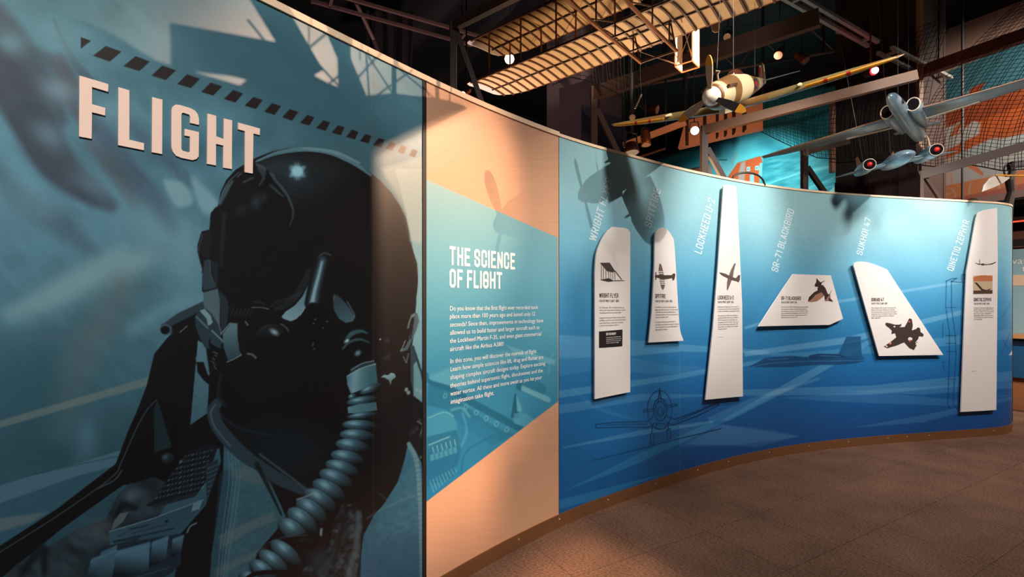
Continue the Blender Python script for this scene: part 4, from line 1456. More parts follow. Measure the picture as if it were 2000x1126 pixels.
def paint_backdrop():
    c = Canvas(1180, 60, 2040, 460, 1.0)
    X, Y = c.X, c.Y
    c.a[:] = np.array([40, 160, 176.])
    c.poly([(1180, 60), (1790, 60), (1790, 470), (1180, 470)], NZ((24, 120, 140), (84, 198, 204), 60, 24, -16, 4, 1.8), 1)
    # left: dark hall depth painted in as black, then the aircraft nose photo
    c.poly([(1180, 60), (1660, 60), (1650, 168), (1490, 190), (1440, 262), (1330, 296), (1180, 350)], (2, 3, 5), 16, 1)
    c.poly([(1470, 170), (1650, 170), (1650, 320), (1560, 300), (1480, 270)], NZ((40, 150, 168), (84, 200, 206), 40, 40, -16, 3), 16, .85)
    c.line([(1480, 250), (1560, 236), (1640, 210)], 8, (20, 80, 96), 8, .6)
    c.poly([(1360, 262), (1400, 255), (1440, 268), (1430, 300), (1410, 310), (1385, 300)], (10, 26, 36), 14, .8, 5)
    c.poly([(1410, 280), (1432, 286), (1430, 330), (1412, 330)], (30, 104, 124), 10, .9, 5)
    c.glow(1475, 290, 60, 26, -10, (92, 206, 216), .8)
    c.glow(1420, 330, 30, 26, 0, (140, 214, 214), .7)
    c.glow(1500, 278, 20, 14, 0, (40, 130, 150), .6)
    c.line([(1404, 312), (1420, 312)], 1.5, (20, 60, 74), 1)
    OR = (196, 92, 44)
    # striped nose disc
    c.ell(1352, 372, 30, 46, 14, NZ((180, 92, 60), (206, 118, 80), 10, 30, 0), 2)
    c.ell(1346, 350, 12, 18, 10, (120, 190, 190), 3, .8)
    c.poly([(1376, 340), (1386, 320), (1392, 350), (1384, 390), (1372, 400)], (206, 150, 126), 3, .8, 4)
    c.line([(1335, 420), (1328, 370), (1345, 335), (1370, 325)], 2, (20, 60, 70), 2, .8, 5)
    # orange tail piece
    c.poly([(1418, 350), (1440, 318), (1486, 304), (1490, 318), (1484, 330), (1482, 400), (1420, 400)], OR, 1.5)
    c.poly([(1447, 318), (1456, 314), (1452, 400), (1440, 400), (1442, 340)], (168, 160, 152), 3, .9)
    for q in [(1461, 330), (1478, 328)]:
        c.poly([(q[0] - 3, q[1] - 4), (q[0] + 4, q[1] - 5), (q[0] + 4, q[1] + 4), (q[0] - 3, q[1] + 4)], (150, 214, 220), 1.2)
        c.ell(q[0], q[1], 1.2, 1.2, 0, (30, 70, 80), 1)
    c.poly([(1484, 318), (1490, 318), (1488, 345), (1482, 342)], (120, 210, 220), 1.2)
    c.poly([(1465, 341), (1472, 341), (1473, 362), (1465, 360)], (130, 214, 224), 1.2)
    c.line([(1430, 318), (1436, 305), (1440, 292)], [3, 5, 2], (130, 160, 160), 2, .8, 4)
    # grained teal sheet with streaks
    c.poly([(1490, 304), (1510, 298), (1634, 262), (1634, 420), (1484, 420)], NZ((36, 132, 144), (78, 176, 182), 24, 5, -14, 4, 2.0), 1.5)
    c.line([(1496, 360), (1560, 338), (1640, 322)], [2, 5, 7], (120, 204, 206), 2, .7)
    c.line([(1580, 366), (1640, 342)], 3, (110, 196, 200), 2, .6)
    c.line([(1560, 374), (1640, 362)], 2, (110, 196, 200), 2, .5)
    c.poly([(1612, 380), (1634, 360), (1634, 400)], (150, 206, 200), 1.5)
    c.line([(1512, 330), (1522, 329)], 2, (40, 90, 100), 1.5, .5)
    # right of the black column: orange and pale blue lettering shapes
    c.poly([(1780, 60), (2040, 60), (2040, 470), (1780, 470)], (214, 178, 160), 1)
    c.poly([(1780, 170), (2040, 60), (2040, 200), (1780, 290)], (58, 118, 134), 8, .95)
    c.poly([(1800, 275), (1800, 215), (1830, 205), (1850, 220), (1900, 170), (1925, 160), (1905, 195), (1940, 180), (1960, 175), (2040, 160), (2040, 205), (1800, 290)], (166, 76, 40), 4, .95)
    c.poly([(1800, 205), (1825, 195), (1832, 215), (1812, 240), (1800, 240)], (130, 172, 180), 3, .9)
    c.poly([(1860, 200), (1890, 175), (1895, 182), (1870, 206)], (120, 166, 176), 2, .8)
    c.poly([(1790, 300), (1840, 258), (1900, 240), (2040, 190), (2040, 230), (1960, 262), (1880, 300), (1810, 320)], (200, 98, 48), 6, .95)
    c.poly([(1824, 290), (1850, 248), (1876, 238), (1880, 250), (1864, 270), (1900, 236), (1916, 240), (1912, 262), (1876, 280), (1836, 300)], (196, 198, 194), 3, .95)
    c.poly([(1868, 244), (1880, 240), (1868, 262), (1852, 270)], (196, 96, 48), 2, .9)
    c.poly([(1860, 305), (1940, 268), (2040, 248), (2040, 300), (1900, 316)], (178, 196, 196), 5, .9)
    c.poly([(1920, 270), (1970, 250), (2040, 226), (2040, 250), (1960, 270)], (188, 92, 48), 4, .9)
    # lower strip: pale pink panel, chevron, orange band with rings
    c.poly([(1798, 312), (1960, 300), (2040, 300), (2040, 330), (1798, 372)], NZ((214, 180, 166), (196, 190, 186), 60, 40, 0, 2), 1.5)
    c.poly([(1858, 308), (2040, 300), (2040, 326), (1862, 358)], (188, 194, 194), 10, .8)
    c.poly([(1880, 318), (1893, 310), (1921, 338), (1920, 344), (1882, 321)], (216, 134, 96), 1.4)
    c.line([(1858, 306), (1859, 360)], 1.6, (222, 150, 118), 1.4, .7)
    c.poly([(1798, 372), (1930, 346), (2040, 322), (2040, 362), (1798, 420)], (218, 140, 92), 1.5)
    for cx, cy, rx, ry, a0, a1 in [(1845, 388, 22, 24, -1.2, .2), (1905, 372, 12, 20, 2.2, 4.2), (1942, 366, 10, 20, -1.2, 1), (1858, 386, 12, 10, 2.5, 4.7)]:
        th = np.linspace(a0, a1, 12)
        c.line([(cx + rx * math.cos(a), cy + ry * math.sin(a)) for a in th], [1, 4, 4, 1], (206, 176, 158), 1.4, .8)
    c.poly([(1800, 400), (2040, 350), (2040, 470), (1800, 470)], (186, 112, 96), 3)
    c.poly([(1905, 395), (2040, 366), (2040, 470), (1905, 470)], (204, 140, 128), 3)
    return c


def build_backdrop():
    c = paint_backdrop()
    kk, _ = backwall_hit(np.linspace(1185, 2036, 560), 300)
    k = np.r_[kk[0] + 1.5, kk, kk[-1] - 1.5] if kk[0] > kk[-1] else np.r_[kk[0] - 1.5, kk, kk[-1] + 1.5]
    z = np.linspace(2.0, 5.4, 330)
    K, Z = np.meshgrid(k, z)
    P = np.stack([BW0.x + K * AX.x, BW0.y + K * AX.y, Z], -1).reshape(-1, 3)
    d = np.maximum(P[:, 1], .5)
    px = 1000 + FPX * P[:, 0] / d
    py = HORY - FPX * (P[:, 2] - CAMZ) / d
    col = lin(np.clip(c.sample(px, py), 0, 255) / 255.)
    nk, nz = len(k), len(z)
    me = bpy.data.meshes.new('backdrop_print')
    i = np.arange((nk - 1) * (nz - 1))
    r, cc = i // (nk - 1), i % (nk - 1)
    a = r * nk + cc
    q = np.stack([a, a + 1, a + 1 + nk, a + nk], -1).astype(np.int32)
    me.vertices.add(len(P))
    me.vertices.foreach_set('co', P.astype(np.float32).ravel())
    me.loops.add(len(q) * 4)
    me.loops.foreach_set('vertex_index', q.ravel())
    me.polygons.add(len(q))
    me.polygons.foreach_set('loop_start', np.arange(0, len(q) * 4, 4, dtype=np.int32))
    me.polygons.foreach_set('loop_total', np.full(len(q), 4, np.int32))
    at = me.color_attributes.new('print', 'FLOAT_COLOR', 'POINT')
    at.data.foreach_set('color', np.c_[col, np.ones(len(col))].astype(np.float32).ravel())
    uv = me.uv_layers.new(name='sheet')
    uv.data.foreach_set('uv', np.stack([K.ravel(), Z.ravel()], -1)[q.ravel()].astype(np.float32).ravel())
    me.update()
    me.validate()
    o = obj('backdrop_mural', me, print_mat('backdrop_print', .6, .3, .05, 60))
    tag(o, 'orange and teal aircraft print on the far wall behind the model planes', 'mural')
    mb = MB()
    n = Vector((BX.x, BX.y, 0))
    p0 = BW0 + AX * float(k.min()) + n * .02
    p1 = BW0 + AX * float(k.max()) + n * .02
    mid = (p0 + p1) / 2
    mb.box((mid.x + n.x * .1, mid.y + n.y * .1, 2.75), tuple((p1 - p0) / 2), tuple(n * .1), (0, 0, 2.75))
    structure(mb.build('wall_right', mat('dark_backdrop_wall', rgb(60, 44, 40), .9)), 'far wall carrying the orange and teal print', 'wall')


build_backdrop()

# columns
mb = MB()
pA, pB, pC = pt(1068, 300, 6.35), pt(1135, 300, 6.0), pt(1220, 300, 6.45)
ctr = (pA + pC) / 2 + (pA + pC - 2 * pB) * .0
fourth = pA + pC - pB


def column(name, quad, z0, z1, m):
    b = MB()
    b.prism([(p.x, p.y, z0) for p in quad], (0, 0, z1 - z0))
    return b.build(name, m)


o = column('column', [pA, pB, pC, fourth], 0, 5.7, mat('grey_plum_column', rgb(74, 58, 60), .8, noise=.1, nscale=3))
tag(o, 'broad grey plum column behind the biplane wing', 'column', kind='structure')
b = MB()
nn = (pC - pB).cross(Vector((0, 0, 1))).normalized()
if nn.dot(pB) > 0:
    nn = -nn
zt = CAMZ + (HORY - 208) / FPX * 6.0
zb = CAMZ + (HORY - 300) / FPX * 6.0
q = [Vector((pB.x, pB.y, zb)), Vector((pC.x, pC.y, zb)), Vector((pC.x, pC.y, zt)), Vector((pB.x, pB.y, zt))]
b.prism([p + nn * .003 for p in q], nn * .01)
b.build('painted_band', mat('dark_violet_band', rgb(34, 26, 48), .8), o)['label'] = 'dark violet painted band'

q1, q2 = pt(1632, 300, 6.9), pt(1800, 300, 6.1)
dv = (q2 - q1)
nb = Vector((dv.y, -dv.x, 0)).normalized()
if nb.y < 0:
    nb = -nb
o = column('column', [q1, q2, q2 + nb * .9, q1 + nb * .9], 0, 5.7, mat('dark_brown_column', rgb(52, 34, 28), .6))
tag(o, 'wide dark brown column between the teal and orange prints', 'column', kind='structure')
for a0, a1, zz0, zz1, colr, nm in [(.0, .34, 0, 3.05, rgb(44, 28, 22), 'panel'), (.42, .70, 0, 3.02, rgb(72, 46, 36), 'panel'), (.76, .97, 0, 3.1, rgb(66, 42, 34), 'panel')]:
    b = MB()
    e = q1 + dv * a0
    f = q1 + dv * a1
    b.prism([(e.x, e.y, zz0), (f.x, f.y, zz0), (f.x, f.y, zz1), (e.x, e.y, zz1)], -nb * .03)
    b.build(nm, mat('column_panel', colr, .5), o)
b = MB()
b.bar(q1 + dv * .99 - nb * .03, q1 + dv * .99 - nb * .03 + Vector((0, 0, 3.2)), .05, .05)
for _v in range(len(b.v)):
    b.v[_v] = (b.v[_v][0], b.v[_v][1], max(0, b.v[_v][2] - 1.0) if b.v[_v][2] < 1 else b.v[_v][2] - 1.0 + 1.0)
b.build('corner_strip', mat('pale_corner_strip', rgb(170, 130, 104), .5), o)
b = MB()
e = q1 - nb * .03 + dv.normalized() * -.03
b.bar((e.x, e.y, 3.2), (e.x, e.y, 4.3), .07, .05)
b.build('lit_edge_strip', mat('lit_edge_salmon', rgb(214, 150, 116), .5), o)  # orange light on the column edge painted as a salmon strip
b = MB()
hp = pt(1745, 338, 6.38)
b.box(hp, tuple(dv.normalized() * .07), (0, .02, 0), (0, 0, .03))
b.build('hook_plate', M_steel, o)

# ------------------------------------------------------------------ curved partition: core, trim, kick plate
mb = MB()
ss = np.linspace(0, SLEN, 200)
F = wall3(ss, 0, -.004)
Bk = wall3(ss, 0, -.16)
n = len(ss)
vs, fs = [], []
for i in range(n):
    for P in (F, Bk):
        vs.append((P[i][0], P[i][1], 0.0))
        vs.append((P[i][0], P[i][1], WALL_TOP))
for i in range(n - 1):
    a, c = 4 * i, 4 * (i + 1)
    fs += [(a, c, c + 1, a + 1), (a + 2, a + 3, c + 3, c + 2), (a + 1, c + 1, c + 3, a + 3), (a, a + 2, c + 2, c)]
fs += [(0, 1, 3, 2), (4 * n - 4, 4 * n - 2, 4 * n - 1, 4 * n - 3)]
mb.add(vs, fs)
structure(mb.build('wall_left', M_core), 'curved free-standing partition that carries the printed panels', 'wall')


def strip(name, s0, s1, oa, ob, z0, z1, m, parent=None, n=160):
    ss = np.linspace(s0, s1, n)
    A, B = wall3(ss, 0, oa), wall3(ss, 0, ob)
    mb = MB()
    rings = [[(A[i][0], A[i][1], z0), (B[i][0], B[i][1], z0), (B[i][0], B[i][1], z1), (A[i][0], A[i][1], z1)] for i in range(n)]
    mb.loft(rings)
    return mb.build(name, m, parent)


s_seam = float(px2wall(823.5, 500)[0])
s_seam2 = float(px2wall(829.5, 500)[0])
s_blue = float(px2wall(1090.5, 500)[0])
o = strip('trim_top', 0, s_blue - .003, -.16, .014, WALL_TOP, WALL_TOP + .026, M_cap)
structure(o, 'cream trim along the top of the left half of the curved wall', 'trim')
o = strip('trim_top_far', s_blue, SLEN - .35, -.16, .012, WALL_TOP, WALL_TOP + .018, M_cap)
structure(o, 'thin cream trim along the top of the blue part of the wall', 'trim')
o = strip('baseboard_left', 0, SLEN, -.002, .012, 0, WALL_BOT, M_kick, n=240)
structure(o, 'bronze metal kick plate along the foot of the curved wall', 'baseboard')
for k, px in enumerate((1010, 1090, 1185, 1278, 1360, 1420, 1500, 1578, 1655, 1732, 1769, 1812, 1938)):
    s = float(px2wall(px, 800)[0])
    b = MB()
    p = Vector(wall3(s, .052, .012)[0])
    nrm = Vector((np.interp(s, WS, NX), np.interp(s, WS, NY), 0))
    b.tube([p, p + nrm * .003], .0045, 10)
    b.build('screw', M_screw, o)

# ------------------------------------------------------------------ printed panels
zr = np.linspace(WALL_BOT, WALL_TOP, 1000)
pcol = np.linspace(0, 823.5, 520)
scol = np.r_[np.linspace(0.02, float(px2wall(0, 500)[0]) - .01, 24), px2wall(pcol, np.full(520, 500.))[0]]
GAIN_M = 1.0
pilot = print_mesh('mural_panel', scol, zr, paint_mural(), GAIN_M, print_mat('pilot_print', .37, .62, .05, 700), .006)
tag(pilot, 'huge teal and black photo print of a helmeted pilot in oxygen mask', 'mural')
zr = np.linspace(WALL_BOT, WALL_TOP, 700)
scol = px2wall(np.linspace(829.5, 1089.8, 190), np.full(190, 500.))[0]
sci = print_mesh('text_panel', scol, zr, paint_science(), 1.0, print_mat('science_print', .42, .45, .05, 420, 14.0), .006)
tag(sci, 'peach and teal text panel headed the science of flight, right of the pilot', 'panel')
zr = np.linspace(WALL_BOT, WALL_TOP, 560)
scol = np.r_[px2wall(np.linspace(1090.8, 1976, 640), np.full(640, 500.))[0], np.linspace(float(px2wall(1976, 500)[0]) + .01, SLEN - .02, 30)]
blu = print_mesh('timeline_panel', scol, zr, paint_blue(), 1.0, print_mat('timeline_print', .40, .45, .05, 420), .006)
tag(blu, 'long curved blue sky print that carries the wing shaped boards', 'panel')
# black joint between pilot sheet and text sheet
o = strip('trim_joint', s_seam - .002, s_seam2 + .002, .0, .010, WALL_BOT, WALL_TOP + .012, mat('black_joint', (.008, .007, .007), .6), n=4)
structure(o, 'black vertical joint between the pilot print and the text panel', 'trim')

# ------------------------------------------------------------------ raised letters FLIGHT


def tr(P, ox, oy, f):
    return [(ox + a / f, oy + b / f) for a, b in P]


LET = {
    'F': [(155.2, 147.3), (211.8, 164), (211.3, 179), (179.7, 169.7), (179.7, 203.2), (206, 210.6), (205.5, 225.4), (179.7, 219), (179.2, 270.9), (154.7, 266.3)],
    'L': [(231.4, 169.9), (252.7, 176.3), (252.7, 272.6), (281.2, 279.3), (281.2, 293.2), (230.9, 283.2)],
    'I': [(297.5, 189.4), (317.4, 194.4), (316.7, 300.6), (296.6, 297.1)],
    'G': tr([(592, 362), (605, 325), (640, 303), (680, 308), (800, 343), (852, 372), (880, 410), (893, 460), (893, 528), (797, 505), (797, 440), (785, 415), (720, 393), (705, 400), (700, 420),
             (700, 790), (715, 812), (780, 829), (794, 820), (795, 655), (735, 645), (738, 570), (893, 607), (890, 870), (868, 902), (825, 915), (700, 890), (640, 865), (605, 820), (590, 770)], 230, 150, 5.63),
    'H': tr([(988, 402), (1083, 428), (1083, 652), (1165, 682), (1168, 455), (1258, 478), (1255, 1013), (1160, 997), (1162, 755), (1080, 735), (1080, 973), (982, 955)], 230, 150, 5.63),
    'T': tr([(1325, 502), (1565, 568), (1562, 638), (1492, 622), (1485, 1062), (1398, 1047), (1400, 597), (1323, 575)], 230, 150, 5.63),
}
_s, _z = px2wall(330, 240)
flight = empty('title_lettering', Vector(wall3(float(_s), float(_z), .006)[0]), 'raised pale peach letters spelling FLIGHT on the pilot mural', 'lettering')
for ch, P in LET.items():
    wall_slab('letter', P, .0070, .0045, M_letter, flight, step=5)

# ------------------------------------------------------------------ text on the science panel
text_part('heading', [("THE SCIENCE", (878, 517), (1006, 524), 37), ("OF FLIGHT", (878, 561), (980.5, 562.5), 36.5)], .0075, M_white_ink, sci, 'stroke', .165, 'white condensed capital heading')
body = [("Do you know that the first flight ever recorded took", (878.3, 606.4), (1051, 600)), ("place more than 100 years ago and lasted only 12", (878.3, 621.8), (1045, 613.6)),
        ("seconds? Since then, improvements in technology have", (878.5, 638), (1061, 625)), ("allowed us to build faster and larger aircraft such as", (878.7, 653.6), (1053.5, 639)),
        ("the Lockheed Martin F-35, and even giant commercial", (878.7, 669.5), (1057, 652)), ("aircraft like the Airbus A380!", (878.7, 685.5), (983.5, 673)),
        ("In this zone, you will discover the marvels of flight.", (879, 709.5), (1048.6, 686)), ("Learn how simple sciences like lift, drag and flutter are", (879.3, 725), (1061, 697)),
        ("shaping complex aircraft designs today. Explore exciting", (879.3, 740.7), (1064.8, 710)), ("theories behind supersonic flight, shockwaves and the", (879.3, 756.8), (1060, 724)),
        ("water vortex. All these and more await as you let your", (879.6, 772.8), (1058.4, 736)), ("imagination take flight.", (880, 788.6), (965, 771))]
for bb in (body[:6], body[6:]):
    text_part('paragraph', [(b, p, q, 9.2) for b, p, q in bb], .0075, M_white_ink, sci, 'font', label='white paragraphs of small copy')

# ------------------------------------------------------------------ slanted titles on the blue print
for body, p0, p1, up in [("WRIGHT FLYER", (1164, 473), (1197, 352), (-14, -7)), ("SPITFIRE", (1272, 446), (1291, 371), (-14, -6)), ("LOCKHEED U-2", (1370, 497), (1397, 391), (-14, -6)),
                         ("SR-71 BLACKBIRD", (1519, 532), (1552, 411), (-13, -5)), ("SUKHOI 47", (1684, 499), (1702, 427), (-12, -4)), ("QINETIQ ZEPHYR", (1862, 530), (1894, 432), (-13, -4))]:
    text_part('title', [(body, p0, p1, 13, up)], .0075, M_blue_white, blu, 'stroke', .14, 'pale slanted upright title')

# ------------------------------------------------------------------ wing-shaped boards
OFF, TH = .030, .010


def board(name, P, label):
    o = wall_slab(name, P, OFF, TH, M_board)
    return tag(o, label, 'sign', 'wing shaped boards on the blue wall')


TO = OFF + TH + .0015


def picture(parent, polys, name='picture', label=None):
    """flat printed shapes on a board; polys: (outline px, colour)"""
    mats, V, F, MI = [], [], [], []
    for i, (P, colr) in enumerate(polys):
        A = np.array(P, float)
        s, z = px2wall(A[:, 0], A[:, 1], TO)
        Q = wall3(s, z, TO + .0004 * i)
        n = len(V)
        V += [tuple(q) for q in Q]
        F.append(tuple(range(n, n + len(P))))
        if colr not in mats:
            mats.append(colr)
        MI.append(mats.index(colr))
    me = bpy.data.meshes.new(name)
    me.from_pydata(V, [], F)
    me.polygons.foreach_set('material_index', MI)
    bm = bmesh.new()
    bm.from_mesh(me)
    bm.normal_update()
    for f in bm.faces:
        if f.normal.dot(Vector((0, 0, CAMZ)) - f.calc_center_median()) < 0:
            f.normal_flip()
    bmesh.ops.triangulate(bm, faces=bm.faces)
    bm.to_mesh(me)
    bm.free()
    o = obj(name, me, [mat('picture_ink', rgb(*k), .55) for k in mats], parent)
    if label:
        o['label'] = label
    return o


def copy_block(parent, x0, y0, lines, dy, cap, slope=-.02, nm='copy'):
    L = []
    for i, (t, x1) in enumerate(lines + [('', 0)]):
        if t:
            yy = y0 + dy * i
            L.append((t, (x0, yy), (x1, yy), cap))
        elif L:
            text_part('paragraph', L, TO, M_ink, parent, 'font')
            L = []


b1 = board('wing_sign', opened([(1218, 444.2), (1225, 446.3), (1229.6, 450.8), (1231, 457)], 4) + [(1231, 765), (1162, 779)] + opened([(1162, 532), (1165, 496), (1174.5, 470), (1185, 452.6), (1195.7, 442.7)], 5),
           'white wing board with strutted biplane picture and black inset notice, leftmost')
text_part('heading', [("WRIGHT FLYER", (1170.5, 581), (1208, 581), 9)], TO, M_ink, b1, 'stroke', .15)
text_part('subheading', [("YEAR OF FIRST FLIGHT: 1903", (1170.5, 589.5), (1208.5, 589), 4.8)], TO, M_ink, b1, 'stroke', .11)
copy_block(b1, 1170.5, 602, [("On 17 December 1903, the Wright Flyer became", 1219), ("the first ever heavier-than-air machine to achieve", 1222), ("successful powered and sustained flight.", 1213.5), ("", 0),
                             ("Designed and built by the Wright brothers, Orville", 1221), ("and Wilbur, it was flown at Kitty Hawk, North Carolina", 1222.5), ("in the United States. Lasting only 12 seconds,", 1217.5), ("it covered a short distance of 36.5 m.", 1209)], 5.0, 3.0)
K1 = (58, 48, 46)
picture(b1, [([(1172, 513), (1191, 512.5), (1202, 530), (1196, 531.5), (1186, 529), (1176, 518)], (72, 60, 58)), ([(1172, 546), (1189, 543), (1200, 548.5), (1188, 550)], K1), ([(1199, 547), (1220, 547), (1220, 548), (1199, 548.6)], K1),
             ([(1200, 528), (1201.5, 528), (1215, 546), (1213.8, 546)], K1)] + [([(x, y0), (x + .7, y0), (x + .7, 546), (x, 546)], K1) for x, y0 in [(1174, 518), (1178, 522), (1183, 526), (1188, 529), (1192, 530), (1196, 530), (1200, 530)]],
        label='grey picture of a strutted biplane')
picture(b1, [([(1170, 647), (1216, 643), (1215.5, 675.5), (1170, 679)], (34, 24, 22)), ([(1175.5, 649), (1176.5, 656), (1179, 661), (1178, 668), (1180.5, 672), (1173, 672.6), (1174.5, 664), (1173.5, 660), (1175, 655)], (92, 62, 42))], 'inset_notice', 'black inset notice with brown figure')
text_part('inset_heading', [("DID YOU KNOW?", (1184, 654.5), (1203, 652.6), 5)], TO + .0035, M_white_ink, b1, 'stroke', .16)
text_part('inset_copy', [("wood and cotton muslin cloth made", (1184, 659.5), (1212, 657.5), 2.0), ("up the light airframe, and wires were", (1184, 663.2), (1213.5, 661), 2.0), ("pulled to bend the tips of the wings", (1184, 666.8), (1212, 664.6), 2.0), ("so that it could turn in flight.", (1184, 670.5), (1209, 668.6), 2.0)], TO + .0035, M_white_ink, b1, 'font')

b2 = board('wing_sign', [(1267, 668.5)] + opened([(1335, 665), (1328, 640.6), (1324, 587), (1317.3, 479.5), (1312, 460), (1302, 446.8), (1292.4, 444), (1282.6, 450), (1279, 465), (1277.8, 523), (1273, 611)], 5),
           'shorter white wing board with striped fighter picture, rounded top and flared foot')
text_part('heading', [("SPITFIRE", (1280, 582), (1300, 582), 8.4)], TO, M_ink, b2, 'stroke', .15)
text_part('subheading', [("YEAR OF FIRST FLIGHT: 1936", (1280, 590), (1313, 589.5), 4.4)], TO, M_ink, b2, 'stroke', .11)
copy_block(b2, 1280, 601, [("The Spitfire was a famous British single-seat", 1321), ("fighter plane that could reach a maximum speed", 1324), ("of 600 km/h. Its well-known elliptical wings not", 1321), ("only reduced drag, but could also store weapons and", 1324), ("retractable wheels as well.", 1305), ("", 0),
                           ("In the Battle of Britain during World War II,", 1319), ("the Spitfire rose to become a symbol of resistance", 1326), ("when the Royal Air Force and its Allies used it to", 1324), ("fight against the Germans.", 1304)], 4.9, 2.9)
SP = (70, 54, 48)
picture(b2, [([(1288, 515), (1290.5, 514.5), (1293, 520), (1296.5, 536), (1298, 545), (1299, 556), (1296.5, 564), (1294, 565.5), (1291.5, 560), (1288.5, 543), (1286.5, 526)], (112, 92, 84)),
             ([(1278.5, 539), (1282, 536.5), (1290, 536.5), (1299, 537), (1312, 537), (1314, 534), (1318, 533.5), (1319, 537), (1317, 546), (1314, 547.5), (1313, 542.5), (1300, 545), (1288, 543), (1281, 541.5)], SP),
             ([(1280, 531), (1281.6, 531), (1281.6, 546), (1280, 546)], SP)] +
        [([(1286.6 + .35 * k, y), (1294 + .35 * k, y + .3), (1294.3 + .35 * k, y + 1.9), (1286.8 + .35 * k, y + 1.6)], (236, 220, 208)) for k, y in enumerate((529, 532.6))] +
        [([(1288.8 + .5 * k, y), (1299 - .3 * k, y + .8), (1299 - .3 * k, y + 2.6), (1289 + .5 * k, y + 1.8)], (236, 220, 208)) for k, y in enumerate((546, 549.6, 553.2))], label='picture of a striped single seat fighter')

b3 = board('wing_sign', opened([(1412.6, 369), (1413.6, 363), (1418, 360.7)], 4) + opened([(1431, 362), (1436, 363.4), (1438.4, 369)], 4) + [(1445, 494), (1449.6, 592), (1451, 773.5), (1378, 780.3), (1392.5, 640.6), (1402, 523)],
           'tall tapering white wing board with grey spy plane silhouette, third from the left')
text_part('heading', [("LOCKHEED U-2", (1402, 584.5), (1433, 584.5), 8)], TO, M_ink, b3, 'stroke', .15)
text_part('subheading', [("YEAR OF FIRST FLIGHT: 1955", (1402, 591.6), (1433, 591.4), 4.2)], TO, M_ink, b3, 'stroke', .11)
copy_block(b3, 1402, 600, [("Nicknamed the Dragon Lady, the Lockheed U-2", 1443.5), ("is a spy plane used by the United States Air Force", 1444.5), ("to carry out all-weather reconnaissance missions.", 1444.5), ("", 0), ("Its specialised body is useful for very long flights at", 1441), ("an altitude of 21,000 m with some up to heights of", 1442.5),
                           ("27 km! That makes it three times higher than", 1440), ("one passenger aircraft flies. While it is hard to pilot,", 1443), ("it still is an interesting spy plane today. The", 1441.5), ("Dragon Lady is a pure fighter aircraft that flies", 1441.5), ("very quiet missions.", 1420)], 4.35, 2.7)
text_part('footnote', [("Source: US Air Force", (1402, 659), (1413, 659), 1.4)], TO, M_ink, b3, 'font')
U2 = (112, 94, 86)
picture(b3, [([(1434.5, 513.5), (1437, 514), (1433, 530), (1431.5, 541), (1423, 539), (1428, 526)], U2), ([(1421.5, 542), (1430, 545), (1425.5, 556), (1421.5, 566), (1419.5, 565.5), (1420, 552)], U2),
             ([(1404.5, 531.5), (1409, 532), (1418, 534.5), (1424, 538), (1437, 543), (1439.5, 540), (1442.5, 536.5), (1445.5, 537), (1445, 546), (1442.5, 551), (1440, 549), (1429, 546), (1419, 541.5), (1409, 536)], (90, 74, 70))], label='grey silhouette of a long winged spy plane')

b4 = board('wing_sign', [(1549, 534.8), (1622.7, 537.3), (1646.6, 622), (1620.6, 634), (1481.9, 637)], 'low white trapezoid board with brown spy jet picture at its upper right')
text_part('heading', [("SR-71 BLACKBIRD", (1526, 585.5), (1564.5, 585.5), 7.2)], TO, M_ink, b4, 'stroke', .15)
text_part('subheading', [("YEAR OF FIRST FLIGHT: 1964", (1526, 592), (1557, 592), 3.8)], TO, M_ink, b4, 'stroke', .11)
copy_block(b4, 1526, 600.3, [("Do you know that the SR-71 Blackbird uses the extreme heating", 1578), ("on its own body to improve resistance against metal parts", 1575.5), ("and used fuel as a source of coolant? The SR-71 is also", 1578), ("likely a spy plane that once belonged to the U.S. Air Force", 1577.5), ("known for speed so extreme, it could outpace a missile!", 1576), ("Now, however, it was retired in 1999.", 1557.5)], 4.1, 2.6)
BB, BC = (58, 40, 34), (160, 118, 96)
picture(b4, [([(1578, 588.5), (1582, 579), (1592, 569), (1604, 563.5), (1611, 564.5), (1614, 572), (1607, 580), (1596, 587.5), (1586, 589.5)], BC), ([(1578, 588), (1580, 580), (1590, 570), (1602, 564), (1610, 563.5), (1604, 570), (1592, 576), (1583, 586)], BB),
             ([(1596, 565), (1599, 557), (1607, 556), (1612, 562), (1616, 572), (1622, 580), (1612, 580), (1606, 572)], BB), ([(1591, 556), (1594, 550.5), (1600, 549), (1605, 552), (1604, 556), (1598, 559.5), (1592.5, 559)], BB), ([(1594.5, 542.5), (1600, 549), (1594.5, 550)], BB),
             ([(1603, 551), (1610, 547.5), (1610.5, 548.2), (1604, 552.4)], BB), ([(1610, 580), (1614, 576), (1621, 574), (1622, 580), (1618, 586), (1612, 588)], BC), ([(1610, 580), (1614, 575), (1621, 573.5), (1616, 580), (1612, 586)], BB), ([(1619, 580), (1627, 588.5), (1618, 586)], BB), ([(1620, 573), (1623.6, 566.5), (1624, 567), (1621, 573.5)], BB)],
        label='brown picture of a twin engined spy jet')

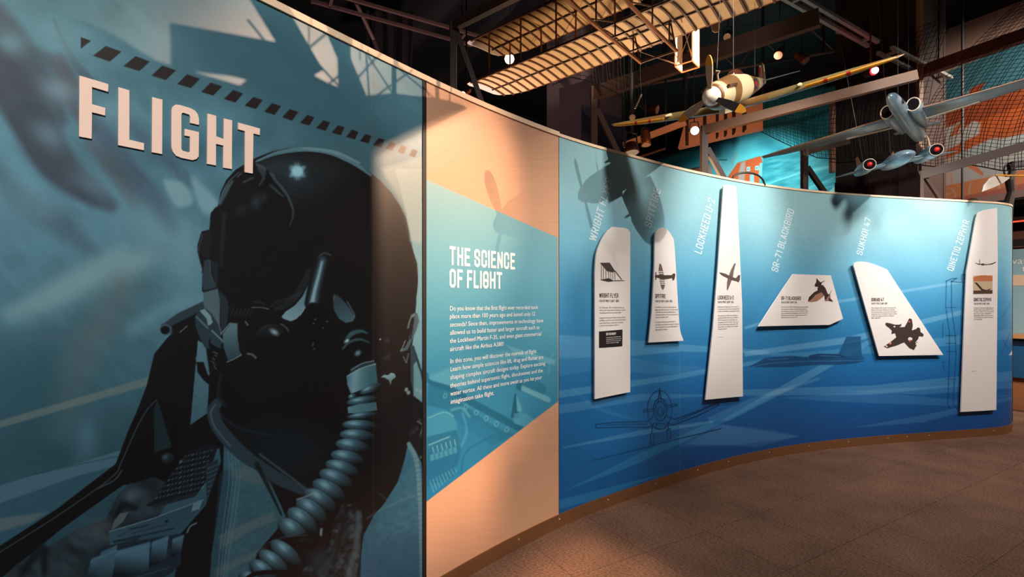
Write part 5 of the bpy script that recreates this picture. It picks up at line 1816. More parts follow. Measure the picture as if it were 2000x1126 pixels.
b5 = board('wing_sign', opened([(1668.5, 523), (1667, 517.8), (1669.8, 513), (1679.5, 510.3), (1695.5, 512), (1713, 517.8), (1732.8, 525.7)], 5) + [(1842.5, 692.6), (1717, 694.8)], 'white swept wing board with dark jet fighter picture near its foot')
text_part('heading', [("SUKHOI 47", (1702, 588), (1726.5, 588), 6.8)], TO, M_ink, b5, 'stroke', .15)
text_part('subheading', [("YEAR OF FIRST FLIGHT: 1997", (1702, 594), (1733.5, 594), 3.6)], TO, M_ink, b5, 'stroke', .11)
copy_block(b5, 1702, 602, [("When viewing the Sukhoi 47 upfront? This experimental", 1749.5), ("Russian aircraft usually will have the two small and", 1747.5), ("forward-swept wings to increase its control and lift", 1751.5), ("using designs that are both agile and ready for airflow", 1751.5), ("at high speeds, gaining its success as a futuristic", 1746.5), ("fighter experiment.", 1720)], 3.9, 2.5)
SK = (60, 46, 42)
picture(b5, [([(1729, 632), (1731, 629.5), (1739, 631), (1748, 633.5), (1756, 633.5), (1761, 632), (1760, 636), (1756, 638.5), (1767, 638), (1772, 629), (1776, 621), (1781, 623), (1783, 635), (1781, 645), (1789, 642), (1793, 638.5), (1797, 640.5), (1798, 648), (1804, 652), (1803, 657), (1795, 656), (1793, 662), (1788, 668), (1791, 673), (1785, 683), (1776, 679), (1766, 668), (1752, 674), (1733, 679.5), (1726.5, 676), (1738, 668), (1751, 658), (1748, 650), (1741, 652), (1742, 645), (1737, 640), (1731, 636)], SK),
             ([(1774.5, 626), (1778, 627), (1777, 629.5), (1774, 628.5)], (204, 80, 76)), ([(1736, 669), (1741, 667), (1741, 671.5), (1737, 672.5)], (214, 120, 112)), ([(1773, 660), (1777, 657.5), (1782, 660), (1781, 664), (1774, 664)], (232, 214, 206)), ([(1774, 664), (1780, 663), (1777, 668)], (204, 80, 80)),
             ([(1744.5, 636), (1748, 636), (1748.5, 638.5), (1745.5, 639)], (222, 210, 204)), ([(1727, 674), (1730, 673), (1734, 676), (1732, 678)], (222, 190, 184)), ([(1787, 672), (1791, 670), (1790, 674)], (228, 216, 210)), ([(1789, 666), (1793, 664), (1792, 668)], (228, 216, 210))], label='dark picture of a forward swept fighter')

b6 = board('wing_sign', [(1947.6, 405.5), (1948.8, 510), (1946, 800), (1876.7, 804), (1884.5, 600), (1887.6, 531), (1906, 428), (1910, 415), (1922, 410)], 'white wing board with small brown photo, rightmost near the wall end')
text_part('heading', [("QINETIQ ZEPHYR", (1902, 588), (1936, 588), 6.8)], TO, M_ink, b6, 'stroke', .15)
text_part('subheading', [("YEAR OF FIRST FLIGHT: 2008", (1902, 594.4), (1932.5, 594.2), 3.6)], TO, M_ink, b6, 'stroke', .11)
copy_block(b6, 1902, 602, [("The Zephyr is a solar-powered lightweight plane", 1940.5), ("that flies as high as large satellites. It can fly", 1940), ("in all types of weather and hover freely in harsh", 1940.5), ("places, so it is known as a lightweight for", 1936), ("amazing ability to fly for long periods of time.", 1940), ("It can also be used as the eyes of a tiny drone.", 1940), ("It is fully gliding.", 1918)], 3.7, 2.4)
text_part('footnote', [("Source: Zephyr", (1898, 725), (1906, 725), 1.3)], TO, M_ink, b6, 'font')
picture(b6, [([(1903, 512), (1912, 515), (1930, 515.5), (1940, 513), (1945.5, 510.5), (1945, 512.5), (1938, 516), (1926, 517), (1911, 516.5)], (74, 62, 60)), ([(1912.8, 507), (1913.8, 507), (1913.8, 516), (1912.8, 516)], (74, 62, 60)), ([(1917, 514), (1922, 514), (1922, 518), (1917, 517.5)], (74, 62, 60))], label='line picture of a very long winged solar plane')
picture(b6, [([(1901, 538), (1938.5, 537), (1938.5, 573), (1901, 573.5)], (196, 172, 140)), ([(1901, 541), (1913, 537.6), (1925, 537), (1938.5, 539), (1938.5, 548.5), (1901, 549)], (188, 112, 70)), ([(1901, 567), (1938.5, 566), (1938.5, 573), (1901, 573.5)], (84, 62, 44)), ([(1903, 551), (1908, 551.5), (1919, 564), (1927, 566), (1934, 563), (1934, 565), (1926, 568), (1917, 566.5)], (60, 46, 40))], 'photo', 'small brown photo of the solar plane on the ground')

# ------------------------------------------------------------------ overhead: model aircraft, frames, nets, lamps
M_wire = mat('grey_steel_wire', rgb(110, 100, 94), .4, .6)
M_fabric = mat('cream_doped_fabric', rgb(226, 196, 150), .55, noise=.12, nscale=30)
M_tip = mat('pale_tip_fabric', rgb(226, 214, 200), .6)
M_spruce = mat('brown_spruce', rgb(92, 52, 28), .55, noise=.2, nscale=20)
M_spruce_l = mat('honey_spruce_strut', rgb(176, 108, 58), .5)
M_wood_dk = mat('dark_wood_spar', rgb(60, 36, 24), .6)


def hang(parent, pts, top=5.7, r=.0011, tilt=(0, 0)):
    nm = parent['label'].split(' model')[0]
    for p in pts:
        b = MB()
        p = Vector(p)
        b.tube([p, Vector((p.x + tilt[0], p.y + tilt[1], top))], r, 5)
        o = b.build('suspension_wire', M_wire)
        tag(o, WIRES[parent.name.split('.')[0]], 'wire', 'wires of the ' + parent.name.split('.')[0].replace('_', ' '))


WIRES = {'model_biplane': 'thin grey wire from the biplane upper wing to the ceiling', 'model_fighter_plane': 'thin grey wire holding up the cream propeller fighter',
         'model_spy_plane': 'thin grey wire holding up the long winged spy plane', 'model_twin_jet': 'thin grey wire holding up the twin engined jet with red plugs',
         'model_glider': 'thin wire holding up the white glider at the right edge', 'added_shadow_biplane': 'thin wire holding the unseen added biplane above the visitors'}


# ---- early biplane
FO = Vector((-.36, 4.27, 0))
FS = Vector((.757, -.653, 0)).normalized()
FC = Vector((.653, .757, 0)).normalized()
SPAN, CH = 3.0, .475


def fl(s, c, z):
    p = FO + FS * s + FC * c
    return Vector((p.x, p.y, z))


biplane = empty('model_biplane', fl(1.5, .25, 3.3), 'cream fabric early biplane model with brown ribs hanging over the wall', 'model aircraft')


def wing_outline(n=14):
    L = [(.12, .0), (0, .005), (-.07, .02), (-.09, .06), (-.088, .2), (-.075, .33), (-.03, .39), (.08, .44), (.24, .468)]
    R = [(SPAN - a, c) for a, c in L][::-1]
    return L + R


def camber(c):
    t = max(0, min(1, c / CH))
    return .030 * 4 * t * (1 - t) * (1.25 - .5 * t)


def make_wing(z0):
    rows = []
    ss = np.r_[np.linspace(-.088, .3, 14), np.linspace(.4, SPAN - .4, 26), np.linspace(SPAN - .3, SPAN + .088, 14)]
    lo = [(-.09, .05), (-.07, .02), (0, .005), (.12, 0), (SPAN - .12, 0), (SPAN, .005), (SPAN + .07, .02), (SPAN + .09, .05)]
    hi = [(-.09, .1), (-.075, .33), (-.03, .39), (.08, .44), (.24, .468), (SPAN - .24, .468), (SPAN - .08, .44), (SPAN + .03, .39), (SPAN + .075, .33), (SPAN + .09, .1)]
    b = MB()
    rings = []
    for s in ss:
        a = np.interp(s, [p[0] for p in lo], [p[1] for p in lo])
        e = np.interp(s, [p[0] for p in hi], [p[1] for p in hi])
        up, dn = [], []
        for k in range(9):
            c = a + (e - a) * k / 8
            th = .007 * (1 - abs(k / 4 - 1) ** 2) + .0012
            up.append(fl(s, c, z0 + camber(c) + th))
            dn.append(fl(s, c, z0 + camber(c) - th))
        rings.append(up + dn[::-1])
    b.loft(rings)
    w = b.build('wing', [M_fabric, M_tip], biplane)
    for p in w.data.polygons:
        ctr = p.center
        s = (Vector(ctr) - FO).dot(FS)
        if s < .02 or s > SPAN - .02:
            p.material_index = 1
    # ribs under the fabric, spars
    s = .03
    while s < SPAN - .02:
        e = np.interp(s, [p[0] for p in hi], [p[1] for p in hi]) - .006
        rb = MB()
        pts = [fl(s, c, z0 + camber(c) - .0095 - .004 * math.sin(math.pi * min(1, c / CH))) for c in np.linspace(.004, e, 9)]
        for i in range(8):
            rb.bar(pts[i], pts[i + 1] + (pts[i + 1] - pts[i]) * .04, .0135, .009)
        rb.build('rib', M_spruce, w)
        s += .0835
    for c, ww in [(.004, .014), (.275, .011)]:
        sp = MB()
        sp.bar(fl(.0, c, z0 + camber(c) - .011), fl(SPAN, c, z0 + camber(c) - .011), ww, .013)
        sp.build('spar', M_wood_dk if c > .1 else M_spruce, w)
    te = MB()
    te.bar(fl(.24, .468, z0 + camber(.468)), fl(SPAN - .24, .468, z0 + camber(.468)), .006, .006)
    te.build('trailing_edge', M_spruce_l, w)
    return w


ZL, ZU = 3.30, 3.665
make_wing(ZL)
make_wing(ZU)
bays = [.215, .56, .905, 1.25, 1.75, 2.095, 2.44, 2.785]
for s in bays:
    for c in (.008, .275):
        b = MB()
        b.tube([fl(s, c, ZL + camber(c) - .01), fl(s, c, ZU + camber(c) - .012)], [.0065, .0075], 8)
        b.build('strut', M_spruce_l, biplane)
for i in range(len(bays) - 1):
    for c in (.008, .275):
        b = MB()
        b.tube([fl(bays[i], c, ZL), fl(bays[i + 1], c, ZU)], .0012, 4)
        b.tube([fl(bays[i + 1], c, ZL), fl(bays[i], c, ZU)], .0012, 4)
        b.build('bracing_wire', M_wire, biplane)
# skids with cross bars and posts
for s in (1.40, 1.67):
    b = MB()
    b.tube([fl(s, .40, 3.165), fl(s, .1, 3.165), fl(s, -.3, 3.17), fl(s, -.7, 3.21), fl(s, -.95, 3.32)], .012, 8)
    b.build('skid', M_spruce_l, biplane)
    for c in (.39, .275, .008):
        b = MB()
        b.tube([fl(s, c, 3.165), fl(s, min(c, .3), ZL + camber(min(c, .3)) - .01)], .006, 6)
        b.build('skid_post', M_spruce, biplane)
    b = MB()
    b.tube([fl(s, .008, ZL), fl(s, -.35, 3.17)], .005, 6)
    b.tube([fl(s, .008, 3.17), fl(s, .275, ZL)], .004, 6)
    b.build('skid_brace', M_spruce, biplane)
for c in (.40, .2, -.05):
    b = MB()
    b.tube([fl(1.40, c, 3.168), fl(1.67, c, 3.168)], .007, 6)
    b.build('cross_bar', M_spruce, biplane)
# engine, pilot cradle, chain tubes
b = MB()
b.box(fl(1.58, .17, 3.375), FS * .045, FC * .08, (0, 0, .028))
for k in range(4):
    b.box(fl(1.58, .115 + .035 * k, 3.415), FS * .035, FC * .011, (0, 0, .018))
b.build('engine', mat('dark_engine_metal', rgb(58, 50, 46), .4, .7), biplane)
b = MB()
b.box(fl(1.50, .03, 3.50), FS * .012, FC * .02, (0, 0, .12))
b.build('radiator', M_spruce_l, biplane)
for s, pa, pl in ((1.10, 75, .30), (1.87, 8, .235)):
    b = MB()
    b.tube([fl(1.56, .25, 3.40), fl(s, .47, 3.50)], .006, 6)
    b.tube([fl(1.56, .25, 3.43), fl(s, .47, 3.54)], .006, 6)
    b.build('chain_tube', M_spruce, biplane)
    pr = MB()
    hub = fl(s, .53, 3.50)
    for sg in (-1, 1):
        d = (FS * math.sin(math.radians(pa)) * sg + Vector((0, 0, -math.cos(math.radians(pa)) * sg))).normalized()
        t = d.cross(FC).normalized()
        rings = []
        for k, (r, wd) in enumerate([(.0, .012), (.06, .014), (.14, .022), (.24, .034), (.32, .030), (.345, .012)]):
            p = hub + d * r * pl / .345
            tw = t * wd * .8 + FC * wd * .3
            nn_ = tw.cross(d).normalized() * .004
            rings.append([p - tw - nn_, p + tw - nn_, p + tw + nn_, p - tw + nn_])
        pr.loft(rings)
    pr.tube([hub - FC * .05, hub + FC * .02], .012, 8)
    pr.build('propeller', mat('grey_propeller', rgb(170, 150, 136), .5), biplane)
# rear booms and the twin rudders
M_rud = mat('white_rudder_fabric', rgb(250, 236, 214), .6)
for s in (1.465, 1.605):
    b = MB()
    b.box(fl(s, .94, 3.52), FS * .004, FC * .072, (0, 0, .225))
    rd = b.build('rudder', M_rud, biplane)
    for c in (.868, 1.012):
        b = MB()
        b.tube([fl(s, c, 3.29), fl(s, c, 3.75)], .005, 6)
        b.build('rudder_frame', M_spruce_l, rd)
b = MB()
b.tube([fl(1.465, 1.012, 3.29), fl(1.605, 1.012, 3.29)], .006, 6)
b.tube([fl(1.465, .868, 3.29), fl(1.605, .868, 3.29)], .006, 6)
b.tube([fl(1.465, .868, 3.29), fl(1.465, 1.012, 3.29)], .006, 6)
b.tube([fl(1.605, .868, 3.29), fl(1.605, 1.012, 3.29)], .006, 6)
b.build('rudder_base', M_spruce_l, biplane)
for s, s2 in ((1.25, 1.465), (1.75, 1.605)):
    for z0, z1 in ((ZL + .02, 3.31), (ZU, 3.72)):
        b = MB()
        b.tube([fl(s, .275, z0), fl(s2, .87, z1)], .005, 6)
        b.build('tail_boom', M_spruce, biplane)
for s in (1.465, 1.605):
    b = MB()
    b.tube([fl(1.465, .90, 3.30), fl(1.605, .99, 3.72)], .003, 5)
    b.tube([fl(1.605, .90, 3.30), fl(1.465, .99, 3.72)], .003, 5)
    b.build('rudder_brace', M_spruce_l, biplane)
    break
hang(biplane, [fl(.7, .2, ZU), fl(2.4, .2, ZU)])


# ---- generic model aircraft frame
class Fr:
    def __init__(self, o, f, w):
        self.o = Vector(o)
        self.f = Vector(f).normalized()
        w = Vector(w)
        self.w = (w - self.f * w.dot(self.f)).normalized()
        self.u = self.w.cross(self.f)
        if self.u.z < 0:
            self.u = -self.u

    def __call__(self, a, b, c):
        return self.o + self.f * a + self.w * b + self.u * c


def fus(fr, secs, n=20):
    """sections (along, half width, half height, centre height)"""
    rings = []
    for a, hw, hh, cz in secs:
        rings.append([fr(a, hw * math.cos(2 * math.pi * k / n), cz + hh * math.sin(2 * math.pi * k / n)) for k in range(n)])
    return rings


def airfoil_wing(fr, sts, n=7, inc=0.0):
    """stations (span pos, lead edge along, trail edge along, height, half thickness)"""
    rings = []
    for y, le, te, h, th in sts:
        up, dn = [], []
        for k in range(n + 1):
            t = k / n
            a = le + (te - le) * t
            q = th * 2.6 * (math.sqrt(max(t, 0)) * (1 - t) + .02)
            hc = h - inc * (1 - t) * abs(te - le)
            up.append(fr(a, y, hc + q))
            dn.append(fr(a, y, hc - q * .6))
        rings.append(up + dn[::-1])
    return rings


# ---- propeller fighter
fg = Fr((1.54, 3.42, 2.80), (-.60, -.70, -.36), (.79, -.61, .0))
fighter = empty('model_fighter_plane', fg(0, 0, 0), 'cream and brown propeller fighter model with yellow edged wings and white spinner', 'model aircraft')
M_cream = mat('cream_camouflage', rgb(222, 204, 160), .45)
M_brown = mat('brown_camouflage', rgb(132, 94, 50), .45)
M_sky = mat('sky_grey_underside', rgb(150, 172, 180), .45)
M_olive = mat('olive_wing_top', rgb(126, 110, 66), .5)
M_yel = mat('yellow_edge_paint', rgb(236, 160, 34), .45)
M_redp = mat('red_paint', rgb(196, 36, 34), .45)
M_navy = mat('navy_paint', rgb(38, 36, 66), .5)
M_whp = mat('white_gloss_paint', rgb(250, 240, 220), .3)
M_blk = mat('black_propeller', rgb(30, 26, 26), .4)
M_bladeg = mat('grey_blade_front', rgb(178, 160, 140), .5)
secs = [(.455, .056, .058, .045), (.43, .070, .074, .042), (.36, .080, .088, .04), (.24, .085, .098, .042), (.08, .085, .105, .05), (-.10, .080, .105, .055), (-.30, .066, .088, .058), (-.55, .044, .060, .06), (-.80, .022, .034, .065), (-.93, .008, .014, .07)]
b = MB()
b.loft(fus(fg, secs, 28))
fz = b.build('fuselage', [M_cream, M_brown, M_sky, M_blk], fighter, True)
for p in fz.data.polygons:
    v = Vector(p.center) - fg.o
    a, h = v.dot(fg.f), v.dot(fg.u)
    if h < -.03:
        p.material_index = 2
    elif .02 < a < .20 + .12 * h / .1 or -.62 < a < -.34 or a > .42:
        p.material_index = 1
b = MB()
b.loft(fus(fg, [(.545, .004, .004, .043), (.535, .020, .021, .043), (.515, .036, .037, .043), (.485, .050, .051, .043), (.452, .057, .059, .043)], 20))
spn = b.build('spinner', M_whp, fighter, True)
hub = fg(.487, 0, .043)
for ang in (90 - 4, 90 + 116, 90 - 124):
    a = math.radians(ang)
    d = fg.w * math.cos(a) + fg.u * math.sin(a)
    t = d.cross(fg.f).normalized()
    bl = MB()
    rings = []
    for r, wd in [(.03, .010), (.06, .014), (.12, .022), (.18, .024)]:
        p = hub + d * r
        tw = t * wd + fg.f * wd * .5
        nn_ = fg.f * .0035 - t * .002
        rings.append([p - tw - nn_, p + tw - nn_, p + tw + nn_, p - tw + nn_])
    bl.loft(rings)
    bo = bl.build('propeller_blade', M_bladeg if ang != 90 - 124 else M_blk, fighter)
    bl = MB()
    rings = []
    for r, wd in [(.1805, .024), (.205, .021), (.228, .013), (.237, .004)]:
        p = hub + d * r
        tw = t * wd + fg.f * wd * .5
        nn_ = fg.f * .0035 - t * .002
        rings.append([p - tw - nn_, p + tw - nn_, p + tw + nn_, p - tw + nn_])
    bl.loft(rings)
    bl.build('blade_tip', M_yel, bo)['label'] = 'yellow blade tip'
HS = .93
for sg, nm in ((-1, 'wing'), (1, 'wing')):
    st = []
    for k in range(15):
        t = k / 14
        t = math.sin(t * math.pi / 2)
        y = sg * (.05 + (HS - .05) * t)
        q = math.sqrt(max(1 - (t * .999) ** 2.3, .0008))
        st.append((y, .02 + .12 * q, .02 - .23 * q, -.035 + .055 * t, .024 * q + .002))
    b = MB()
    b.loft(airfoil_wing(fg, st, 9, .10))
    w = b.build('wing', [M_sky, M_olive, M_brown], fighter, True)
    for p in w.data.polygons:
        if p.normal.dot(fg.u) > .05:
            v = Vector(p.center) - fg.o
            p.material_index = 2 if math.sin(v.dot(fg.w) * 9 + v.dot(fg.f) * 8) > .35 else 1
    # yellow strip on the outer leading edge with two red marks, gun fairing
    b = MB()
    pts = []
    for t in np.linspace(.46, .96, 14):
        q = math.sqrt(max(1 - t ** 2.3, .0008))
        pts.append(fg(.022 + .12 * q, sg * (.05 + (HS - .05) * t), -.035 + .055 * t - .024 * q))
    b.tube(pts, [.013] * 10 + [.012, .011, .009, .006], 8)
    b.build('leading_edge_stripe', M_yel, w)['label'] = 'yellow leading edge strip'
    for t in (.57, .70):
        q = math.sqrt(1 - t ** 2.3)
        p0 = fg(.022 + .12 * q, sg * (.05 + (HS - .05) * t), -.035 + .055 * t - .024 * q)
        t2 = t + .022
        q2 = math.sqrt(1 - t2 ** 2.3)
        p1 = fg(.022 + .12 * q2, sg * (.05 + (HS - .05) * t2), -.035 + .055 * t2 - .024 * q2)
        b = MB()
        b.tube([p0, p1], .0145, 8)
        b.build('gun_patch', M_redp, w)
    b = MB()
    yy = sg * .42
    b.tube([fg(.19, yy, -.012), fg(.13, yy, -.012), fg(.08, yy, -.012)], [.006, .010, .012], 8)
    b.build('gun_barrel', M_cream, w)
    b = MB()
    b.loft([[fg(a, sg * (.20 + dx), -.045 - dz) for dx, dz in ((-.055, 0), (.055, 0), (.05, .028), (-.05, .028))] for a in (.06, -.14)], caps=False)
    b.build('radiator_duct', M_sky, w)
    b = MB()
    b.loft(airfoil_wing(fg, [(sg * .01, -.72, -.88, .075, .006), (sg * .15, -.735, -.875, .078, .005), (sg * .25, -.76, -.86, .08, .003), (sg * .27, -.80, -.84, .081, .001)], 6))
    b.build('tailplane', M_sky, fighter, True)
    b = MB()
    for k in range(5):
        a = .36 - .035 * k
        b.box(fg(a, sg * .083, .082), fg.f * .014, fg.w * .008, fg.u * .008)
    b.build('exhaust_stack', mat('rusty_exhaust', rgb(86, 56, 40), .6), fighter)
    b = MB()
    for rr, dep in ((.040, .0),):
        b.tube([fg(-.36, sg * .058, .062), fg(-.36, sg * .064, .062)], .040, 20)
    rd = b.build('roundel', M_navy, fighter)
    b = MB()
    b.tube([fg(-.36, sg * .064, .062), fg(-.36, sg * .066, .062)], .022, 16)
    b.build('roundel_centre', M_redp, rd)
b = MB()
prof = [(-.74, .09), (-.78, .15), (-.83, .205), (-.87, .215), (-.91, .19), (-.93, .12), (-.93, .05), (-.80, .07)]
b.prism([fg(a, -.006, h) for a, h in prof], fg.w * .012)
fin = b.build('tail_fin', M_olive, fighter)
for i, (mm, a0) in enumerate(((M_redp, -.775), (M_whp, -.797), (M_navy, -.81))):
    b = MB()
    a1 = a0 - (.022, .013, .022)[i]
    b.prism([fg(a0, -.0075, .10), fg(a0, -.0075, .155 + (-.775 - a0) * 1.0), fg(a1, -.0075, .16 + (-.775 - a1) * 1.0), fg(a1, -.0075, .10)], fg.w * .015)
    b.build('fin_flash', mm, fin)
b = MB()
b.loft(fus(fg, [(.03, .012, .012, .142), (-.02, .036, .040, .140), (-.08, .042, .050, .140), (-.14, .040, .044, .140), (-.24, .022, .020, .135)], 16))
b.build('canopy', mat('smoked_canopy', rgb(86, 48, 34), .15), fighter, True)
b = MB()
b.loft([[fg(a, dx, -.052 - dz) for dx, dz in ((-.02, 0), (.02, 0), (.018, .03), (-.018, .03))] for a in (.28, .12)])
b.build('oil_cooler', M_cream, fighter)
b = MB()
b.tube([fg(.30, 0, .13), fg(.30, 0, .165), fg(.29, .012, .18), fg(.30, -.01, .19)], .006, 6)
b.build('hanging_knot', mat('pale_rope', rgb(206, 190, 160), .8), fighter)
# the model is a little smaller and nearer than drawn above
F_NEW = Vector((1.27, 2.82, 2.556))
FSC = .825
fighter.location = F_NEW
fighter.scale = (FSC, FSC, FSC)


def fq(a, b_, c_):
    return F_NEW + (fg(a, b_, c_) - fg.o) * FSC


hang(fighter, [fq(.30, 0, .20)], tilt=(.12, -.05))
hang(fighter, [fq(-.06, 0, .186), fq(-.62, 0, .13)])

# ---- long winged spy plane
ug = Fr((3.40, 4.25, 2.985), (-.745, -.66, .05), (.66, -.745, .085))
spy = empty('model_spy_plane', ug(0, 0, 0), 'blue grey long winged spy plane model with two round intakes', 'model aircraft')
M_slate = mat('slate_blue_paint', rgb(146, 160, 166), .34, .35, noise=.18, nscale=14)
M_lip = mat('pale_intake_lip', rgb(214, 190, 166), .35, .3)
b = MB()
b.loft(fus(ug, [(.545, .006, .006, .012), (.53, .022, .022, .01), (.49, .038, .04, .008), (.42, .046, .052, .004), (.30, .054, .060, 0), (.12, .058, .063, 0), (-.10, .06, .064, -.004), (-.34, .058, .062, -.006), (-.60, .052, .054, -.004), (-.62, .044, .046, -.004)], 22))
b.build('fuselage', M_slate, spy, True)
for sg in (-1, 1):
    b = MB()
    b.loft(fus(Fr(ug(0, sg * .088, .012), ug.f, ug.w), [(.20, .046, .056, 0), (.12, .050, .060, 0), (-.02, .050, .058, -.004), (-.20, .034, .04, -.006), (-.40, .012, .02, -.006)], 18))
    na = b.build('intake_duct', M_slate, spy, True)
    f2 = Fr(ug(.203, sg * .088, .012), ug.f, ug.w)
    pts = [f2(0, .044 * math.cos(t), .054 * math.sin(t)) for t in np.linspace(0, 2 * math.pi, 25)]
    b = MB()
    b.tube(pts, .0055, 8, caps=False)
    b.build('intake_lip', M_lip, na, True)
    b = MB()
    b.prism([f2(.0015, .040 * math.cos(t), .050 * math.sin(t)) for t in np.linspace(0, 2 * math.pi, 21)[:-1]], ug.f * .001)
    b.build('intake_mouth', mat('dark_duct', (.006, .005, .006), .95, spec=.05), na)
    b = MB()
    b.loft(airfoil_wing(ug, [(sg * .05, .14, -.18, -.008, .018), (sg * .5, .08, -.16, .0, .014), (sg * 1.0, .035, -.11, .012, .009), (sg * 1.19, .01, -.06, .016, .004)], 8))
    w = b.build('wing', M_slate, spy, True)
    b = MB()
    b.tube([ug(.128, sg * .1, -.008), ug(.075, sg * .5, .0), ug(.036, sg * 1.0, .012), ug(.012, sg * 1.18, .016)], [.006, .005, .004, .003], 6)
    b.build('leading_edge', mat('brown_leading_edge', rgb(150, 110, 82), .5), w)
    b = MB()
    b.bar(ug(-.135, sg * .12, -.018), ug(-.118, sg * .46, -.010), .03, .006)
    b.build('flap', M_lip, w)
b = MB()
b.prism([ug(.40, .048, .01), ug(.36, .052, .01), ug(.36, .053, -.02), ug(.40, .05, -.02)], ug.w * .004)
b.build('camera_window', M_black, spy)
b = MB()
b.prism([ug(-.42, -.005, .05), ug(-.50, -.005, .20), ug(-.56, -.005, .20), ug(-.56, -.005, .04)], ug.w * .01)
b.build('tail_fin', M_slate, spy)
for sg in (-1, 1):
    b = MB()
    b.loft(airfoil_wing(ug, [(sg * .04, -.44, -.55, .045, .006), (sg * .17, -.485, -.55, .05, .003)], 5))
    b.build('tailplane', M_slate, spy, True)
hang(spy, [ug(.25, 0, .068), ug(-.05, .02, .078)])

# ---- twin engined jet
jc = pt(1752, 316, 4.35)
jg = Fr(jc, (-.42, -.90, -.08), (.86, -.42, .14))
jet = empty('model_twin_jet', jg(0, 0, 0), 'small silver blue twin engined jet model with red plugs in its intakes', 'model aircraft')
M_silver = mat('silver_blue_paint', rgb(146, 170, 182), .32, .45, noise=.22, nscale=22)
b = MB()
b.loft(fus(jg, [(.30, .010, .006, .02), (.27, .045, .022, .02), (.20, .085, .046, .018), (.08, .105, .056, .012), (-.10, .10, .05, .008), (-.30, .06, .034, .008), (-.46, .02, .014, .01)], 22))
o = b.build('fuselage', M_silver, jet, True)
b = MB()
b.loft(airfoil_wing(jg, [(-.46, -.13, -.17, -.004, .002), (-.30, -.02, -.20, -.004, .010), (-.06, .12, -.24, -.002, .018), (.06, .12, -.24, -.002, .018), (.30, -.02, -.20, -.004, .010), (.46, -.13, -.17, -.004, .002)], 8))
b.build('wing', M_silver, jet, True)
M_plug = mat('red_intake_plug', rgb(210, 28, 22), .5)
M_dark = mat('dark_intake', (.006, .005, .006), .95, spec=.05)
for sg in (-1, 1):
    g2 = Fr(jg(0, sg * .232, .012), jg.f, jg.w)
    b = MB()
    b.loft(fus(g2, [(.16, .047, .047, 0), (.13, .053, .053, 0), (-.05, .055, .055, 0), (-.24, .044, .044, 0), (-.33, .034, .034, 0)], 20))
    na = b.build('engine_nacelle', M_silver, jet, True)
    b = MB()
    b.tube([g2(.162, .047 * math.cos(t), .047 * math.sin(t)) for t in np.linspace(0, 2 * math.pi, 25)], .0026, 8, caps=False)
    b.build('intake_lip', M_lip, na, True)
    b = MB()
    b.tube([g2(.159, 0, 0), g2(.1625, 0, 0)], .044, 20)
    b.build('intake_mouth', M_dark, na)
    b = MB()
    b.loft(fus(g2, [(.163, .022, .022, 0), (.176, .019, .019, 0), (.184, .010, .010, 0), (.186, .002, .002, 0)], 14))
    b.build('intake_plug', M_plug, na, True)['label'] = 'red intake plug'
    b = MB()
    for k in range(3):
        b.tube([g2(.02 - .03 * k, .054 * math.cos(t), -.054 * math.sin(t)) for t in np.linspace(.5, 2.4, 10)], .002, 5)
    b.build('cowl_band', M_lip, na)
    b = MB()
    b.prism([g2(-.14, -.004, .05), g2(-.24, -.004, .14), g2(-.30, -.004, .14), g2(-.31, -.004, .03)], jg.w * .008)
    b.build('tail_fin', mat('brown_tail_fin', rgb(130, 76, 52), .5), jet)
b = MB()
b.prism([jg(.05, -.045, .06), jg(-.06, 0, .105), jg(-.18, .045, .055), jg(-.18, -.045, .055)], jg.u * .006)
b.build('dorsal_cover', mat('rust_cover', rgb(128, 70, 46), .6), jet)
b = MB()
hp = jg(.02, .235, .066)
b.tube([hp, hp + Vector((-.015, 0, .07)), hp + Vector((-.03, 0, .095)), hp + Vector((-.045, 0, .085))], .0055, 6)
b.build('hook', mat('tan_hook', rgb(196, 158, 118), .5), jet)
hang(jet, [jg(-.03, -.03, .085)], tilt=(-.32, -.1))
hang(jet, [jg(-.2, -.2, .05)], tilt=(-.5, .1))

# ---- glider wing tip entering at right
gw = empty('model_glider', pt(1945, 356, 4.95), 'white glider wing tip with an orange pole at the right edge', 'model aircraft')
b = MB()
P = [pt(1918, 374, 4.9), pt(1921, 362, 4.9), pt(1931, 350, 4.92), pt(1945, 343, 4.95), pt(1973, 347, 5.05), pt(1958, 358, 5.02), pt(1938, 367, 4.96)]
b.prism(P, (.02, .03, .012))
b.build('wing', mat('white_glider_skin', rgb(224, 210, 196), .5), gw)
b = MB()
b.tube([pt(1944, 342, 4.95), pt(2003, 343, 4.9), pt(2080, 344, 4.85)], .007, 8)
b.build('pole', M_yel, gw)['label'] = 'orange pole'
b = MB()
b.tube([pt(1918, 374, 4.9), pt(1910, 389, 4.92)], .002, 5)
b.build('stay_wire', M_wire, gw)
hang(gw, [pt(1945, 343, 4.96), pt(2060, 343, 4.87)])

